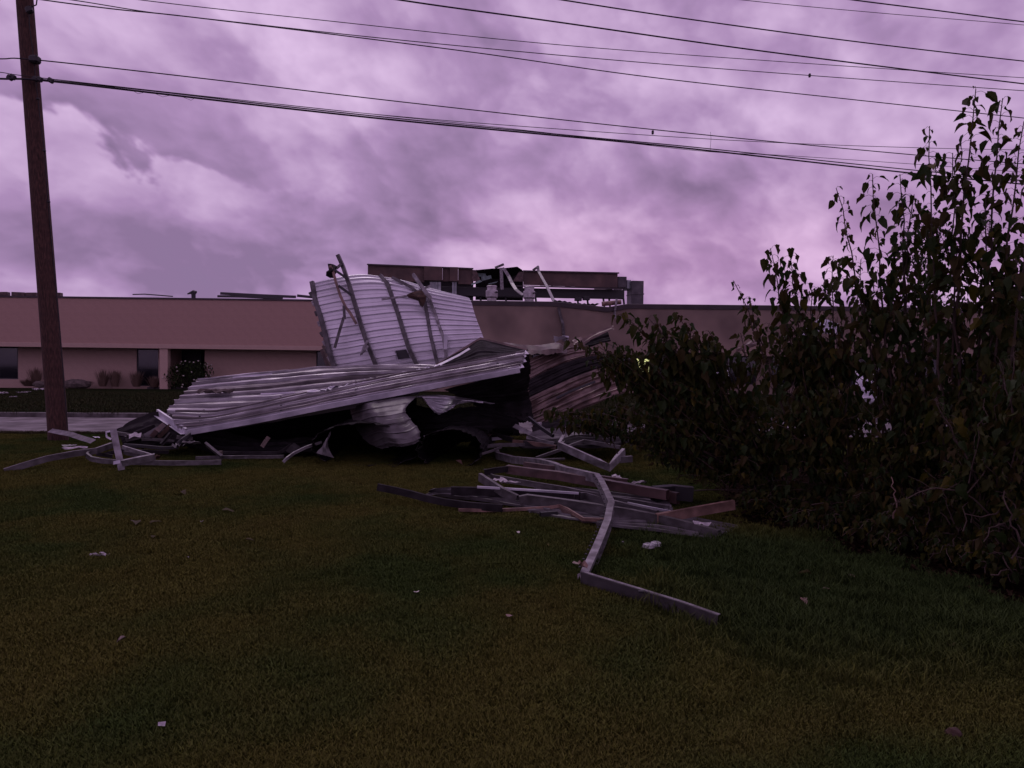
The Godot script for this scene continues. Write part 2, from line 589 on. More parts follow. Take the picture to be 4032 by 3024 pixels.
func grass() -> void:
	var r := RandomNumberGenerator.new()
	r.seed = 11
	var verge_at := []
	var verge_tint := []
	for i in 9000:
		var x := r.randf_range(-30.0, 26.0)
		var back := r.randf_range(4.7, 17.0)
		verge_at.append(Transform3D(Basis(Vector3.UP, r.randf() * TAU).scaled(Vector3.ONE * r.randf_range(2.2, 4.0)), V(x, 0.105, road_edge(x) - back)))
		verge_tint.append(Color(0.030, 0.041, 0.018).lerp(Color(0.045, 0.044, 0.022), r.randf()))
	scatter("verge_grass", tuft(3, 0.03, 36, 0.1), verge_at, verge_tint, mats.grass_blade)
	var short_at := []
	var short_tint := []
	var long_at := []
	var long_tint := []
	for i in 52000:
		# more of it where the eye is close
		var d := lerpf(2.3, 16.0, pow(r.randf(), 0.95))
		var x := r.randf_range(-0.78, 0.74) * d
		if i % 9 == 0:
			x = r.randf_range(-1.6, 1.6) * 3.0
			d = r.randf_range(1.0, 3.0)
		var z := -d
		if z < road_edge(x) + 0.05: continue
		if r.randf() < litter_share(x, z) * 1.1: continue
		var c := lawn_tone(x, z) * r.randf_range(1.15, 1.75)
		var size := r.randf_range(0.8, 1.25) * (1.0 + 0.35 * soft.get_noise_2d(x * 90.0, z * 90.0))
		var b := Basis(Vector3.UP, r.randf() * TAU).scaled(V(size, size * r.randf_range(0.8, 1.3), size))
		var lush := smoothstep(0.7, 1.7, x) * smoothstep(-3.4, -4.6, z) * smoothstep(-7.8, -6.4, z)
		if r.randf() < lush * 0.7:
			long_at.append(Transform3D(b, V(x, ground_y(x, z), z))); long_tint.append(c)
		else:
			short_at.append(Transform3D(b, V(x, ground_y(x, z), z))); short_tint.append(c)
	# a few rows of longer grass where the mower does not reach, along the road
	for i in 2600:
		var x := r.randf_range(-13.5, 6.0)
		var z := road_edge(x) + absf(r.randfn(0.0, 0.12)) - 0.02
		long_at.append(Transform3D(Basis(Vector3.UP, r.randf() * TAU).scaled(Vector3.ONE * r.randf_range(0.5, 1.0)), V(x, 0, z))); long_tint.append(Color(0.06, 0.055, 0.03))
	scatter("grass", tuft(1, 0.027, 56, 0.085), short_at, short_tint, mats.grass_blade)
	scatter("long_grass", tuft(2, 0.075, 30, 0.08), long_at, long_tint, mats.grass_blade)

# ------------------------------------------------------------------ the office building
func roof_top(x: float) -> float:
	return 4.664 + 0.0048 * x

func plain_box(called: String, lo: Vector3, hi: Vector3, m: Material, parent: Node3D, r := 0.0, off := Vector3.ZERO) -> MeshInstance3D:
	var s := Shape.new()
	s.slab(lo, hi, r)
	return local_part(called, s, m, parent, off)

func wall_strip(called: String, x0: float, x1: float, y0: float, drop: float, z0: float, z1: float, m: Material, parent: Node3D) -> void:
	# a wall whose top follows the roof line
	var s := Shape.new()
	var a := roof_top(x0) - drop
	var b := roof_top(x1) - drop
	var p := [V(x0, y0, z1), V(x1, y0, z1), V(x1, b, z1), V(x0, a, z1), V(x0, y0, z0), V(x1, y0, z0), V(x1, b, z0), V(x0, a, z0)]
	s.quad(p[0], p[3], p[2], p[1]); s.quad(p[5], p[6], p[7], p[4]); s.quad(p[4], p[7], p[3], p[0])
	s.quad(p[1], p[2], p[6], p[5]); s.quad(p[3], p[7], p[6], p[2]); s.quad(p[4], p[0], p[1], p[5])
	local_part(called, s, m, parent)

func window(x0: float, x1: float, y0: float, y1: float, z: float, pane: Material, parent: Node3D, mullions := 0, blind := false) -> void:
	var f := Shape.new()
	var w := 0.055
	f.slab(V(x0, y0, z - 0.06), V(x0 + w, y1, z))
	f.slab(V(x1 - w, y0, z - 0.06), V(x1, y1, z))
	f.slab(V(x0 + w, y0, z - 0.058), V(x1 - w, y0 + w, z - 0.002))
	f.slab(V(x0 + w, y1 - w, z - 0.058), V(x1 - w, y1, z - 0.002))
	var fr := local_part("window", f, mats.window_frame, parent)
	for k in mullions:
		var x := lerpf(x0, x1, float(k + 1) / (mullions + 1))
		plain_box("mullion", V(x - 0.025, y0 + w, z - 0.05), V(x + 0.025, y1 - w, z - 0.004), mats.window_frame, fr, 0.0, fr.position)
	for k in mullions + 1:
		var a := lerpf(x0, x1, float(k) / (mullions + 1)) + 0.028
		var b := lerpf(x0, x1, float(k + 1) / (mullions + 1)) - 0.028
		plain_box("pane", V(a, y0 + 0.05, z - 0.035), V(b, y1 - 0.05, z - 0.025), pane, fr, 0.0, fr.position)
	if blind:
		plain_box("blind", V(x0 + 0.08, y0 + 0.9, z - 0.16), V(x1 - 0.08, y1 - 0.1, z - 0.14), mats.blind, fr, 0.0, fr.position)

func build_office() -> void:
	var o := thing("office_building", "long low pinkish brick office building with deep fascia above a recessed ground floor", "building", V(-26.099, 0, -38), 0.0698)
	var z := -1.2
	# fascia: brick, then smooth render beyond the standing sheet, with a stretch of torn lower edge
	wall_strip("brick_fascia", -9.0, 16.2, 2.34, 0.0, -0.4, 0.0, mats.brick, o)
	wall_strip("rendered_fascia", 16.2, 28.6, 2.34, 0.0, -0.4, -0.004, mats.stucco, o)
	wall_strip("torn_fascia", 28.6, 32.3, 2.34, 0.16, -0.4, -0.004, mats.stucco, o)
	wall_strip("rendered_fascia", 32.3, 75.0, 2.34, 0.0, -0.4, -0.004, mats.stucco, o)
	plain_box("lintel_band", V(-9, 2.11, -0.4), V(16.2, 2.337, 0.035), mats.brick_pale, o, 0.01)
	plain_box("lintel_band", V(16.2, 2.10, -0.4), V(75, 2.337, 0.03), mats.stucco, o, 0.01)
	plain_box("soffit", V(-9, 2.1, -3.4), V(75, 2.18, -0.403), mats.soffit, o)
	# coping: a thin dark line over the brick, a deep brown trim over the render, sagging where it was hit
	var c := Shape.new()
	c.sweep([V(-9, roof_top(-9), -0.2), V(16.2, roof_top(16.2), -0.2)], [Vector3.UP], [Vector2(-0.24, -0.05), Vector2(-0.24, 0.03), Vector2(0.24, 0.03), Vector2(0.24, -0.05)], 0.006)
	local_part("coping", c, mats.trim_brown, o)
	var t := Shape.new()
	var line := [V(23.256,4.853,0.03), V(28.393,4.868,0.03), V(29.688,4.765,0.06), V(31.238,4.614,0.1), V(32.354,4.811,0.05), V(40.143,4.869,0.03), V(60.004,4.917,0.03)]
	t.sweep(line, [Vector3.UP], [Vector2(0.0, -0.24), Vector2(0.0, 0.0), Vector2(-0.05, 0.02), Vector2(-0.42, 0.02)], 0.01)
	local_part("cornice_trim", t, mats.trim_brown, o)
	# ground floor, set back under the fascia
	var a: float = V(0.172,0.884,-1.2).x; var b: float = V(6.214,0.95,-1.2).x
	plain_box("brick_wall", V(a, -0.1, z - 0.3), V(b, 2.1, z), mats.brick_pale, o)
	window(-8.0, a - 0.003, 0.42, 2.098, z - 0.05, mats.window_glass, o, 3)
	plain_box("sill_wall", V(-9, -0.1, z - 0.3), V(a - 0.003, 0.42, z - 0.03), mats.brick_pale, o)
	var d: float = V(7.373,0.962,-1.2).x
	window(b + 0.003, d, 0.12, 2.098, z - 0.05, mats.window_glass, o, 0, true)
	plain_box("sill_wall", V(b + 0.003, -0.1, z - 0.3), V(d, 0.12, z - 0.03), mats.brick_pale, o)
	plain_box("brick_column", V(V(7.854,0.981,-0.03).x, -0.1, -0.45), V(V(8.262,0.985,-0.03).x, 2.107, -0.03), mats.brick_pale, o, 0.01)
	plain_box("entry_side", V(d + 0.003, -0.1, -3.4), V(d + 0.42, 2.098, z + 0.1), mats.brick_pale, o)
	var e0: float = d + 0.423; var e1: float = V(9.742,0.988,-1.2).x
	var door := plain_box("entrance_door", V(e0, 0.1, -3.32), V(e0 + 1.0, 2.06, -3.26), mats.window_frame, o, 0.01)
	plain_box("handle", V(e0 + 0.85, 0.95, -3.26), V(e0 + 0.9, 1.2, -3.2), mats.dull_steel, door, 0.0, door.position)
	window(e0 + 1.01, e1, 0.1, 2.06, -3.24, mats.window_glass, o, 1)
	plain_box("entry_floor", V(e0 - 0.8, -0.05, -3.4), V(e1, 0.09, -0.6), mats.kerb, o)
	var f: float = V(15.622,1.052,-1.2).x
	plain_box("brick_wall", V(e1 + 0.003, -0.1, -3.4), V(f, 2.098, z), mats.brick_pale, o)
	# beyond it a run of window bays with piers, down to the far end
	var x := f + 0.003
	var k := 0
	while x < 70.0:
		var w: float = 0.6 if k == 0 else 2.5
		if k == 8: w = 3.0
		window(x, x + w, 0.5, 2.098, z - 0.05, mats.window_glass, o, 0 if k == 0 else 2, k % 3 == 1)
		plain_box("sill_wall", V(x, -0.1, z - 0.3), V(x + w, 0.5, z - 0.03), mats.stucco, o)
		plain_box("pier", V(x + w + 0.003, -0.1, z - 0.3), V(x + w + 0.9, 2.098, z), mats.stucco, o)
		x += w + 0.903
		k += 1
	# one lamp-lit room, seen through the saplings
	var l0 := V(32.953,1.961,-1.12); var l1 := V(33.935,1.096,-1.12)
	window(l0.x, l1.x, l1.y, l0.y, -1.12, mats.lit_pane, o, 1)
	var lamp := OmniLight3D.new()
	lamp.name = "room_light"
	lamp.light_color = Color(0.95, 0.95, 0.6)
	lamp.light_energy = 0.06
	lamp.light_size = 0.3
	lamp.omni_range = 6.0
	lamp.shadow_enabled = true
	o.add_child(lamp)
	lamp.position = V((l0.x + l1.x) * 0.5, (l0.y + l1.y) * 0.5, -0.95)
	# rooms behind, roof, far walls
	plain_box("room_back", V(-8.9, 0, -6.3), V(74.9, 3.9, -6.0), mats.room, o)
	plain_box("room_floor", V(-8.9, -0.1, -5.99), V(74.9, 0.03, -3.41), mats.room, o)
	plain_box("room_ceiling", V(-8.9, 2.2, -5.99), V(74.9, 2.4, -0.42), mats.room, o)
	plain_box("roof", V(-8.6, 3.95, -25.6), V(74.6, 4.2, -0.41), mats.roofing, o)
	plain_box("end_wall", V(-9, -0.1, -25.9), V(-8.7, 4.6, -1.6), mats.brick, o)
	plain_box("end_wall", V(74.7, -0.1, -25.9), V(75, 4.9, -1.6), mats.stucco, o)
	plain_box("back_wall", V(-8.69, -0.1, -26), V(74.69, 4.6, -25.7), mats.brick, o)

# ------------------------------------------------------------------ things on the roof
func on_office(called: String, label: String, category: String, at: Vector3, group := "") -> Node3D:
	var b := Transform3D(Basis(Vector3.UP, 0.0698), V(-26.099, 0, -38))
	return thing(called, label, category, b * at, 0.0698, group)

func screen_panel(a: Vector3, b: Vector3, proud: float, o: Node3D, off: Vector3, m: Material) -> void:
	plain_box("screen_panel", V(minf(a.x, b.x) + 0.002, minf(a.y, b.y), a.z - 0.12), V(maxf(a.x, b.x) - 0.002, maxf(a.y, b.y), a.z + proud), m, o, 0.008, off)

func build_rooftop() -> void:
	# brown equipment screen: two runs of panels with a smashed stretch between them
	var at := V(24.5, 4.2, -9)
	var o := on_office("equipment_screen", "raised brown panelled equipment screen on the office roof, smashed open in its middle", "roof screen", at)
	var u := [V(17.387,7.819,-9), V(18.12,7.79,-9), V(18.928,7.762,-9), V(19.723,7.749,-9), V(20.475,7.72,-9), V(21.007,7.716,-9)]
	var low := [V(17.392,7.082,-9), V(18.125,6.986,-9), V(18.934,6.89,-9), V(19.73,6.795,-9), V(20.483,6.757,-9), V(21.015,6.723,-9)]
	for i in 5: screen_panel(u[i], low[i + 1], 0.0, o, at, mats.screen_brown)
	screen_panel(V(21.007,7.716,-9), V(22.185,6.834,-9), 0.28, o, at, mats.screen_brown)
	screen_panel(V(22.192,7.71,-9), V(22.661,6.814,-9), 0.0, o, at, mats.screen_brown)
	screen_panel(V(22.66,7.72,-9), V(23.197,6.809,-9), 0.28, o, at, mats.screen_brown)
	screen_panel(V(23.203,7.701,-9), V(24.137,6.656,-9), 0.0, o, at, mats.screen_brown)
	var right := [[800, 145], [865, 149], [945, 152], [1040, 155], [1165, 158], [1250, 160], [1340, 162], [1480, 164], [1620, 166]]
	var top := [V(27.466,7.597,-9), V(27.956,7.592,-9), V(28.56,7.581,-9), V(29.279,7.581,-9), V(30.227,7.577,-9), V(30.873,7.575,-9), V(31.558,7.573,-9), V(32.627,7.58,-9), V(33.684,7.586,-9)]
	var bot := [V(27.477,6.692,-9), V(27.967,6.686,-9), V(28.572,6.682,-9), V(29.291,6.666,-9), V(30.24,6.653,-9), V(30.886,6.643,-9), V(31.572,6.633,-9), V(32.641,6.63,-9), V(33.699,6.627,-9)]
	for i in 8: screen_panel(top[i], bot[i + 1], 0.0, o, at, mats.screen_brown)
	for seg in [[V(17.351,7.84,-9), V(24.187,7.706,-9)], [V(27.428,7.626,-9), V(33.775,7.61,-9)], [V(26.875,6.643,-9), V(33.868,6.593,-9)]]:
		var s := Shape.new()
		s.sweep([seg[0] + V(0, 0, 0.05), seg[1] + V(0, 0, 0.05)], [Vector3.UP], [Vector2(0.08, -0.09), Vector2(0.08, 0.0), Vector2(-0.2, 0.0)], 0.02)
		local_part("cap_rail", s, mats.trim_brown, o, at)
	# torn triangular ends beside the gap
	for q in [[V(24.128,7.584,-8.9), V(24.352,7.574,-8.9), V(24.695,6.837,-8.9), V(24.098,6.856,-8.9)], [V(26.752,6.892,-8.9), V(27.158,7.519,-8.9), V(27.458,7.525,-8.9), V(27.451,6.89,-8.9)]]:
		var s := Shape.new()
		s.quad(q[0], q[1], q[2], q[3])
		s.quad(q[3] - V(0, 0, 0.08), q[2] - V(0, 0, 0.08), q[1] - V(0, 0, 0.08), q[0] - V(0, 0, 0.08))
		local_part("torn_panel", s, mats.brown_paint, o, at)
	# dark inside of the plant, peeled lining, steel base and posts
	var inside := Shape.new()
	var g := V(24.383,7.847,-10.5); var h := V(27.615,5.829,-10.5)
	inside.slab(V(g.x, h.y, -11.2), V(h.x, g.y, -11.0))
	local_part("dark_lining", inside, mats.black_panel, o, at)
	var peel := Shape.new()
	var pr := [V(24.357,7.611,-9.2), V(25.362,7.704,-9), V(26.261,7.759,-9), V(27.056,7.878,-9.1), V(27.406,7.672,-9.2)]
	for i in 4:
		peel.quad(pr[i], pr[i + 1], pr[i + 1] + V(0.15, -0.35 - 0.2 * (i % 2), -1.6), pr[i] + V(0.1, -0.5, -1.6))
	local_part("peeled_roof", peel, mats.black_panel, o, at)
	var green := Shape.new()
	for q in [[400, 165, 470, 172, 480, 200, 410, 195], [430, 200, 515, 190, 520, 215, 430, 235], [345, 250, 420, 225, 440, 240, 350, 270], [500, 245, 580, 235, 560, 255, 490, 262]]:
		pass
	green.quad(V(24.481,7.474,-9.6), V(25.008,7.42,-9.5), V(25.082,7.199,-9.4), V(24.556,7.223,-9.5))
	green.quad(V(24.702,7.165,-9.3), V(25.341,7.305,-9.3), V(25.392,7.093,-9.2), V(24.74,6.9,-9.2))
	green.quad(V(24.039,6.651,-8.8), V(24.616,6.929,-8.8), V(24.764,6.817,-8.7), V(24.098,6.568,-8.7))
	green.quad(V(25.155,6.743,-9.2), V(25.83,6.921,-9.2), V(25.691,6.788,-9.1), V(25.189,6.689,-9.1))
	local_part("torn_insulation", green, mats.insulation, o, at)
	plain_box("base_beam", V(V(21.392,8.621,-9.4).x, V(29.044,5.93,-9.4).y, -9.9), V(V(34.258,8.9,-9.4).x, V(29.036,6.52,-9.4).y, -9.4), mats.black_steel, o, 0.02, at)
	plain_box("side_panel", V(V(33.22,8.82,-9).x, V(33.561,6.625,-9).y, -15), V(V(33.664,8.829,-9).x, V(33.546,7.56,-9).y, -9.13), mats.screen_brown, o, 0.01, at)
	plain_box("added_dark_backing", V(V(19.767,6.871,-9.7).x, 4.2, -9.95), V(V(24.207,6.956,-9.7).x, V(22.017,6.989,-9.7).y, -9.72), mats.black_steel, o, 0.0, at)  # added black slab painting the darkness between the posts
	for p in [V(21.465,6.707,-9.05), V(21.628,6.71,-9.05), V(21.791,6.713,-9.05), V(21.999,6.717,-9.05), V(22.914,6.735,-9.05), V(23.018,6.737,-9.05)]:
		plain_box("post", V(p.x - 0.09, 4.2, p.z - 0.09), V(p.x + 0.09, p.y + 0.05, p.z + 0.09), mats.duct_pale, o, 0.0, at)
	for p in [V(23.364,5.832,-9.6), V(24.649,5.854,-9.6), V(26.318,5.884,-9.6), V(28.302,5.919,-9.6), V(31.105,5.93,-9.6), V(31.761,5.941,-9.6), V(32.844,5.96,-9.6), V(33.232,5.967,-9.6), V(34.202,5.984,-9.6)]:
		var s := Shape.new()
		s.tube([V(p.x, p.y + 0.2, p.z), V(p.x + 0.25, 4.2, p.z + 0.1)], 0.07, 0.07, 5)
		local_part("strut", s, mats.black_steel, o, at)
	for p in [V(30.912,5.971,-9.5), V(31.45,6.026,-9.5)]:
		plain_box("junction_box", V(p.x, p.y - 0.25, p.z), V(p.x + 0.45, p.y, p.z + 0.4), mats.black_steel, o, 0.02, at)
	# duct that turns down at the end of the screen
	var da := V(V(34.715,8.924,-9.5).x, 4.2, -9.5)
	var du := on_office("roof_duct", "grey sheet metal duct elbowing down beside the brown roof screen", "duct", da)
	var d0 := V(33.824,7.411,-9.5); var d1 := V(34.769,6.559,-9.5); var d2 := V(34.69,7.121,-9.2); var d3 := V(35.504,5.615,-9.2)
	plain_box("horizontal_duct", V(d0.x, d1.y + 0.12, -11), V(d1.x - 0.35, d0.y, -9.5), mats.duct, du, 0.02, da)
	plain_box("duct_elbow", V(d1.x - 0.345, d1.y + 0.03, -10.8), V(d1.x - 0.004, d0.y - 0.2, -9.6), mats.duct_pale, du, 0.06, da)
	plain_box("vertical_duct", V(d2.x, 4.2, -10.6), V(d3.x, d2.y, -9.2), mats.duct, du, 0.02, da)
	plain_box("duct_flange", V(d2.x - 0.03, d2.y - 0.9, -10.64), V(d3.x + 0.03, d2.y - 0.84, -9.16), mats.duct, du, 0.0, da)
	# two exhaust fans at the roof edge
	var spots := [[V(25.093,5.017,-1.6), "silver mushroom exhaust fan on the roof below the torn green insulation"], [V(27.174,5.009,-1.6), "silver exhaust fan on the roof beside the foot of the curved hanging strip"]]
	for k in 2:
		var p: Vector3 = spots[k][0]
		var fa := on_office("exhaust_fan", spots[k][1], "exhaust fan", p, "exhaust fans on the office roof")
		var s := Shape.new()
		s.lathe(Vector3.ZERO, [Vector2(0.26, -0.4), Vector2(0.26, 0.12), Vector2(0.34, 0.16)], 20)
		local_part("curb_cylinder", s, mats.aluminium, fa)
		s = Shape.new()
		s.lathe(Vector3.ZERO, [Vector2(0.30, 0.17), Vector2(0.33, 0.2), Vector2(0.335, 0.52), Vector2(0.31, 0.56), Vector2(0.27, 0.57)], 24)
		local_part("fan_housing", s, mats.aluminium, fa)
		s = Shape.new()
		s.lathe(Vector3.ZERO, [Vector2(0.265, 0.55), Vector2(0.265, 0.74), Vector2(0.285, 0.745), Vector2(0.285, 0.8), Vector2(0.26, 0.82), Vector2(0.0, 0.84)], 24)
		local_part("fan_cap", s, mats.aluminium, fa)
		s = Shape.new()
		s.slab(V(0.2, 0.4, 0.22), V(0.36, 0.47, 0.34), 0.01)
		local_part("switch_box", s, mats.black_steel, fa)
	# loose steel hanging off the screen and the roof edge
	loose("hanging_strip", "narrow metal strip hanging straight down in front of the smashed screen gap", "metal strip", b_to_world([V(25.977,7.718,-8.6), V(26.033,6.293,-8.4)]), 0.2, mats.galvanised)
	loose("hanging_strip", "long curved metal strip drooping from the smashed screen towards an exhaust fan", "metal strip", b_to_world([V(26.051,7.705,-8.6), V(26.233,7.526,-8.5), V(26.432,7.174,-8.3), V(26.627,6.626,-7.6), V(26.792,6.147,-6.6), V(26.904,5.809,-5), V(26.98,5.474,-3)]), 0.2, mats.galvanised)
	loose("leaning_strip", "bent metal strip leaning on the brown screen from the office roof edge", "metal strip", b_to_world([V(28.364,7.856,-8.6), V(28.384,7.52,-8.4), V(28.643,6.355,-6), V(28.491,4.996,-1)]), 0.16, mats.galvanised)
	loose("snapped_stub", "short snapped metal stub poking up above the smashed screen gap", "metal strip", b_to_world([V(25.595,7.786,-9.2), V(26.179,8.037,-9.2)]), 0.14, mats.dull_steel)
	loose("snapped_stub", "small dark stub poking up behind the top of the leaning strip", "metal strip", b_to_world([V(28.088,7.671,-9.2), V(28.478,7.949,-9.2)]), 0.14, mats.dull_steel)
	loose("hanging_strip", "kinked pale strip hanging down the rendered office wall below the cornice", "metal strip", b_to_world([V(28.598,4.568,0.15), V(28.715,4.115,0.1), V(28.842,3.717,0.12), V(28.888,3.259,0.1), V(28.938,2.769,0.1)]), 0.14, mats.grey_panel)
	loose("hanging_strip", "short bright strip hanging at the sagging cornice above the sapling leaves", "metal strip", b_to_world([V(31.745,5.086,0.1), V(31.673,4.708,0.2), V(31.635,4.281,0.15), V(31.663,4.035,0.15)]), 0.1, mats.galvanised)
	var pipe := Shape.new()
	pipe.tube(b_to_world([V(31.022,4.829,-0.4), V(31.505,4.879,-0.3), V(32.028,4.934,-0.1)]), 0.13, 0.13, 10)
	single("fallen_pipe", pipe, mats.tan_paint, "tan pipe lying on the sagging roof edge", "pipe")
	var torn := Shape.new()
	var tp := b_to_world([V(28.497,5.011,-0.8), V(29.066,4.958,-0.8), V(29.637,4.861,-0.8), V(30.144,4.845,-0.8), V(30.589,4.846,-0.8), V(31.097,4.88,-0.8)])
	for i in 5:
		for j in 4:
			var p: Vector3 = tp[i].lerp(tp[i + 1], j / 4.0)
			var q: Vector3 = tp[i].lerp(tp[i + 1], (j + 1) / 4.0)
			var up := V(0, 0.05 if j % 2 == 0 else 0.0, 0)
			var uq := V(0, 0.05 if j % 2 == 1 else 0.0, 0)
			torn.quad(p + up, q + uq, q + uq + V(0, 0.05, -2.4), p + up + V(0, 0.05, -2.4))
	single("torn_roof_edge", torn, mats.dark_panel, "torn wavy edge of dark roofing behind the sagging cornice", "roofing")
	# blocks and rails along the brick parapet
	for k in [[V(-0.117,4.722,-0.2), V(0.308,4.836,-0.2), "broken brown coping block at the far end of the brick parapet"], [V(0.512,4.717,-0.2), V(1.144,4.843,-0.2), "long broken coping block next to the gap on the brick parapet"], [V(1.222,4.713,-0.2), V(1.745,4.829,-0.2), "cracked coping block on the parapet just behind the utility pole"], [V(2.608,4.738,-0.2), V(2.911,4.842,-0.2), "small chipped block on the parapet beside the utility pole"]]:
		var p: Vector3 = k[0]
		var q: Vector3 = k[1]
		var s := Shape.new()
		var w := b_to_world([p, q])
		s.box((w[0] + w[1]) * 0.5 + V(0, 0.02, 0), V(absf(q.x - p.x), 0.2, 0.3), Basis(Vector3.UP, 0.0698) * Basis(Vector3.BACK, rng.randf_range(-0.03, 0.03)), 0.015)
		single("coping_block", s, mats.brown_paint, k[2], "block", "broken blocks on the parapet")
	var cable := Shape.new()
	cable.tube(b_to_world([V(6.489,4.881,-0.1), V(7.092,4.908,-0.1), V(7.737,4.87,-0.1), V(8.504,4.817,-0.1)]), 0.03, 0.03, 5)
	single("loose_cable", cable, mats.black_steel, "thin dark cable lying along the top of the brick parapet", "cable")
	var va: Vector3 = b_to_world([V(9.48,4.818,-0.3)])[0]
	var vent := thing("roof_vent", "small dark bent roof vent poking up over the brick parapet", "vent", va)
	var s1 := Shape.new()
	s1.tube([va + V(0, -0.35, 0), va + V(0, 0.12, 0), va + V(-0.03, 0.22, 0)], 0.1, 0.12, 9)
	part("vent_pipe", s1, mats.black_steel, vent)
	s1 = Shape.new()
	s1.tube([va + V(0.1, 0.2, 0), va + V(-0.02, 0.27, 0), va + V(-0.14, 0.22, 0.02), va + V(-0.3, 0.15, 0.05)], 0.13, 0.03, 9)
	part("vent_hood", s1, mats.black_steel, vent)
	loose("roof_rail", "long dark rail lying on the parapet next to the standing sheet", "rail", b_to_world([V(10.869,5.035,-0.2), V(12.757,4.968,-0.2), V(14.757,4.92,-0.2)]), 0.12, mats.black_steel)
	loose("roof_rail", "second dark rail lying just below the long one on the parapet", "rail", b_to_world([V(10.754,4.874,-0.1), V(11.964,4.878,-0.1), V(14.101,4.815,-0.1)]), 0.1, mats.black_steel)
	loose("roof_rail", "short rail end tucked behind the edge of the standing sheet", "rail", b_to_world([V(14.785,4.996,-0.3), V(15.719,4.912,-0.3)]), 0.12, mats.black_steel)

func b_to_world(p: Array) -> Array:
	var b := Transform3D(Basis(Vector3.UP, 0.0698), V(-26.099, 0, -38))
	var out := []
	for q in p: out.append(b * q)
	return out

# a light channel section bent along points; a thing of its own
func loose(called: String, label: String, category: String, p: Array, wide: float, m: Material, group := "") -> void:
	var s := Shape.new()
	s.sweep(p, [V(0.05, 0.3, 1)], [Vector2(-wide * 0.5, -0.04), Vector2(-wide * 0.5, 0), Vector2(wide * 0.5, 0), Vector2(wide * 0.5, -0.04)], 0.008)
	single(called, s, m, label, category, group)

# ------------------------------------------------------------------ planting and litter along the office
func grass_clump(called: String, label: String, at: Vector3, tall: float, wide: float, n: int, m: Material, group: String) -> void:
	var s := Shape.new()
	for i in n:
		var a := rng.randf() * TAU
		var r := rng.randf() * wide
		var o := at + V(cos(a), 0, sin(a)) * r * 0.35
		var tip := at + V(cos(a) * r, tall * rng.randf_range(0.55, 1.05), sin(a) * r)
		var side := V(-sin(a), 0, cos(a)) * 0.012
		var mid := o.lerp(tip, 0.55) + V(0, tall * 0.12, 0)
		s.quad(o - side, mid - side, mid + side, o + side)
		s.tri(mid - side, tip, mid + side)
	single(called, s, m, label, "plant", group)

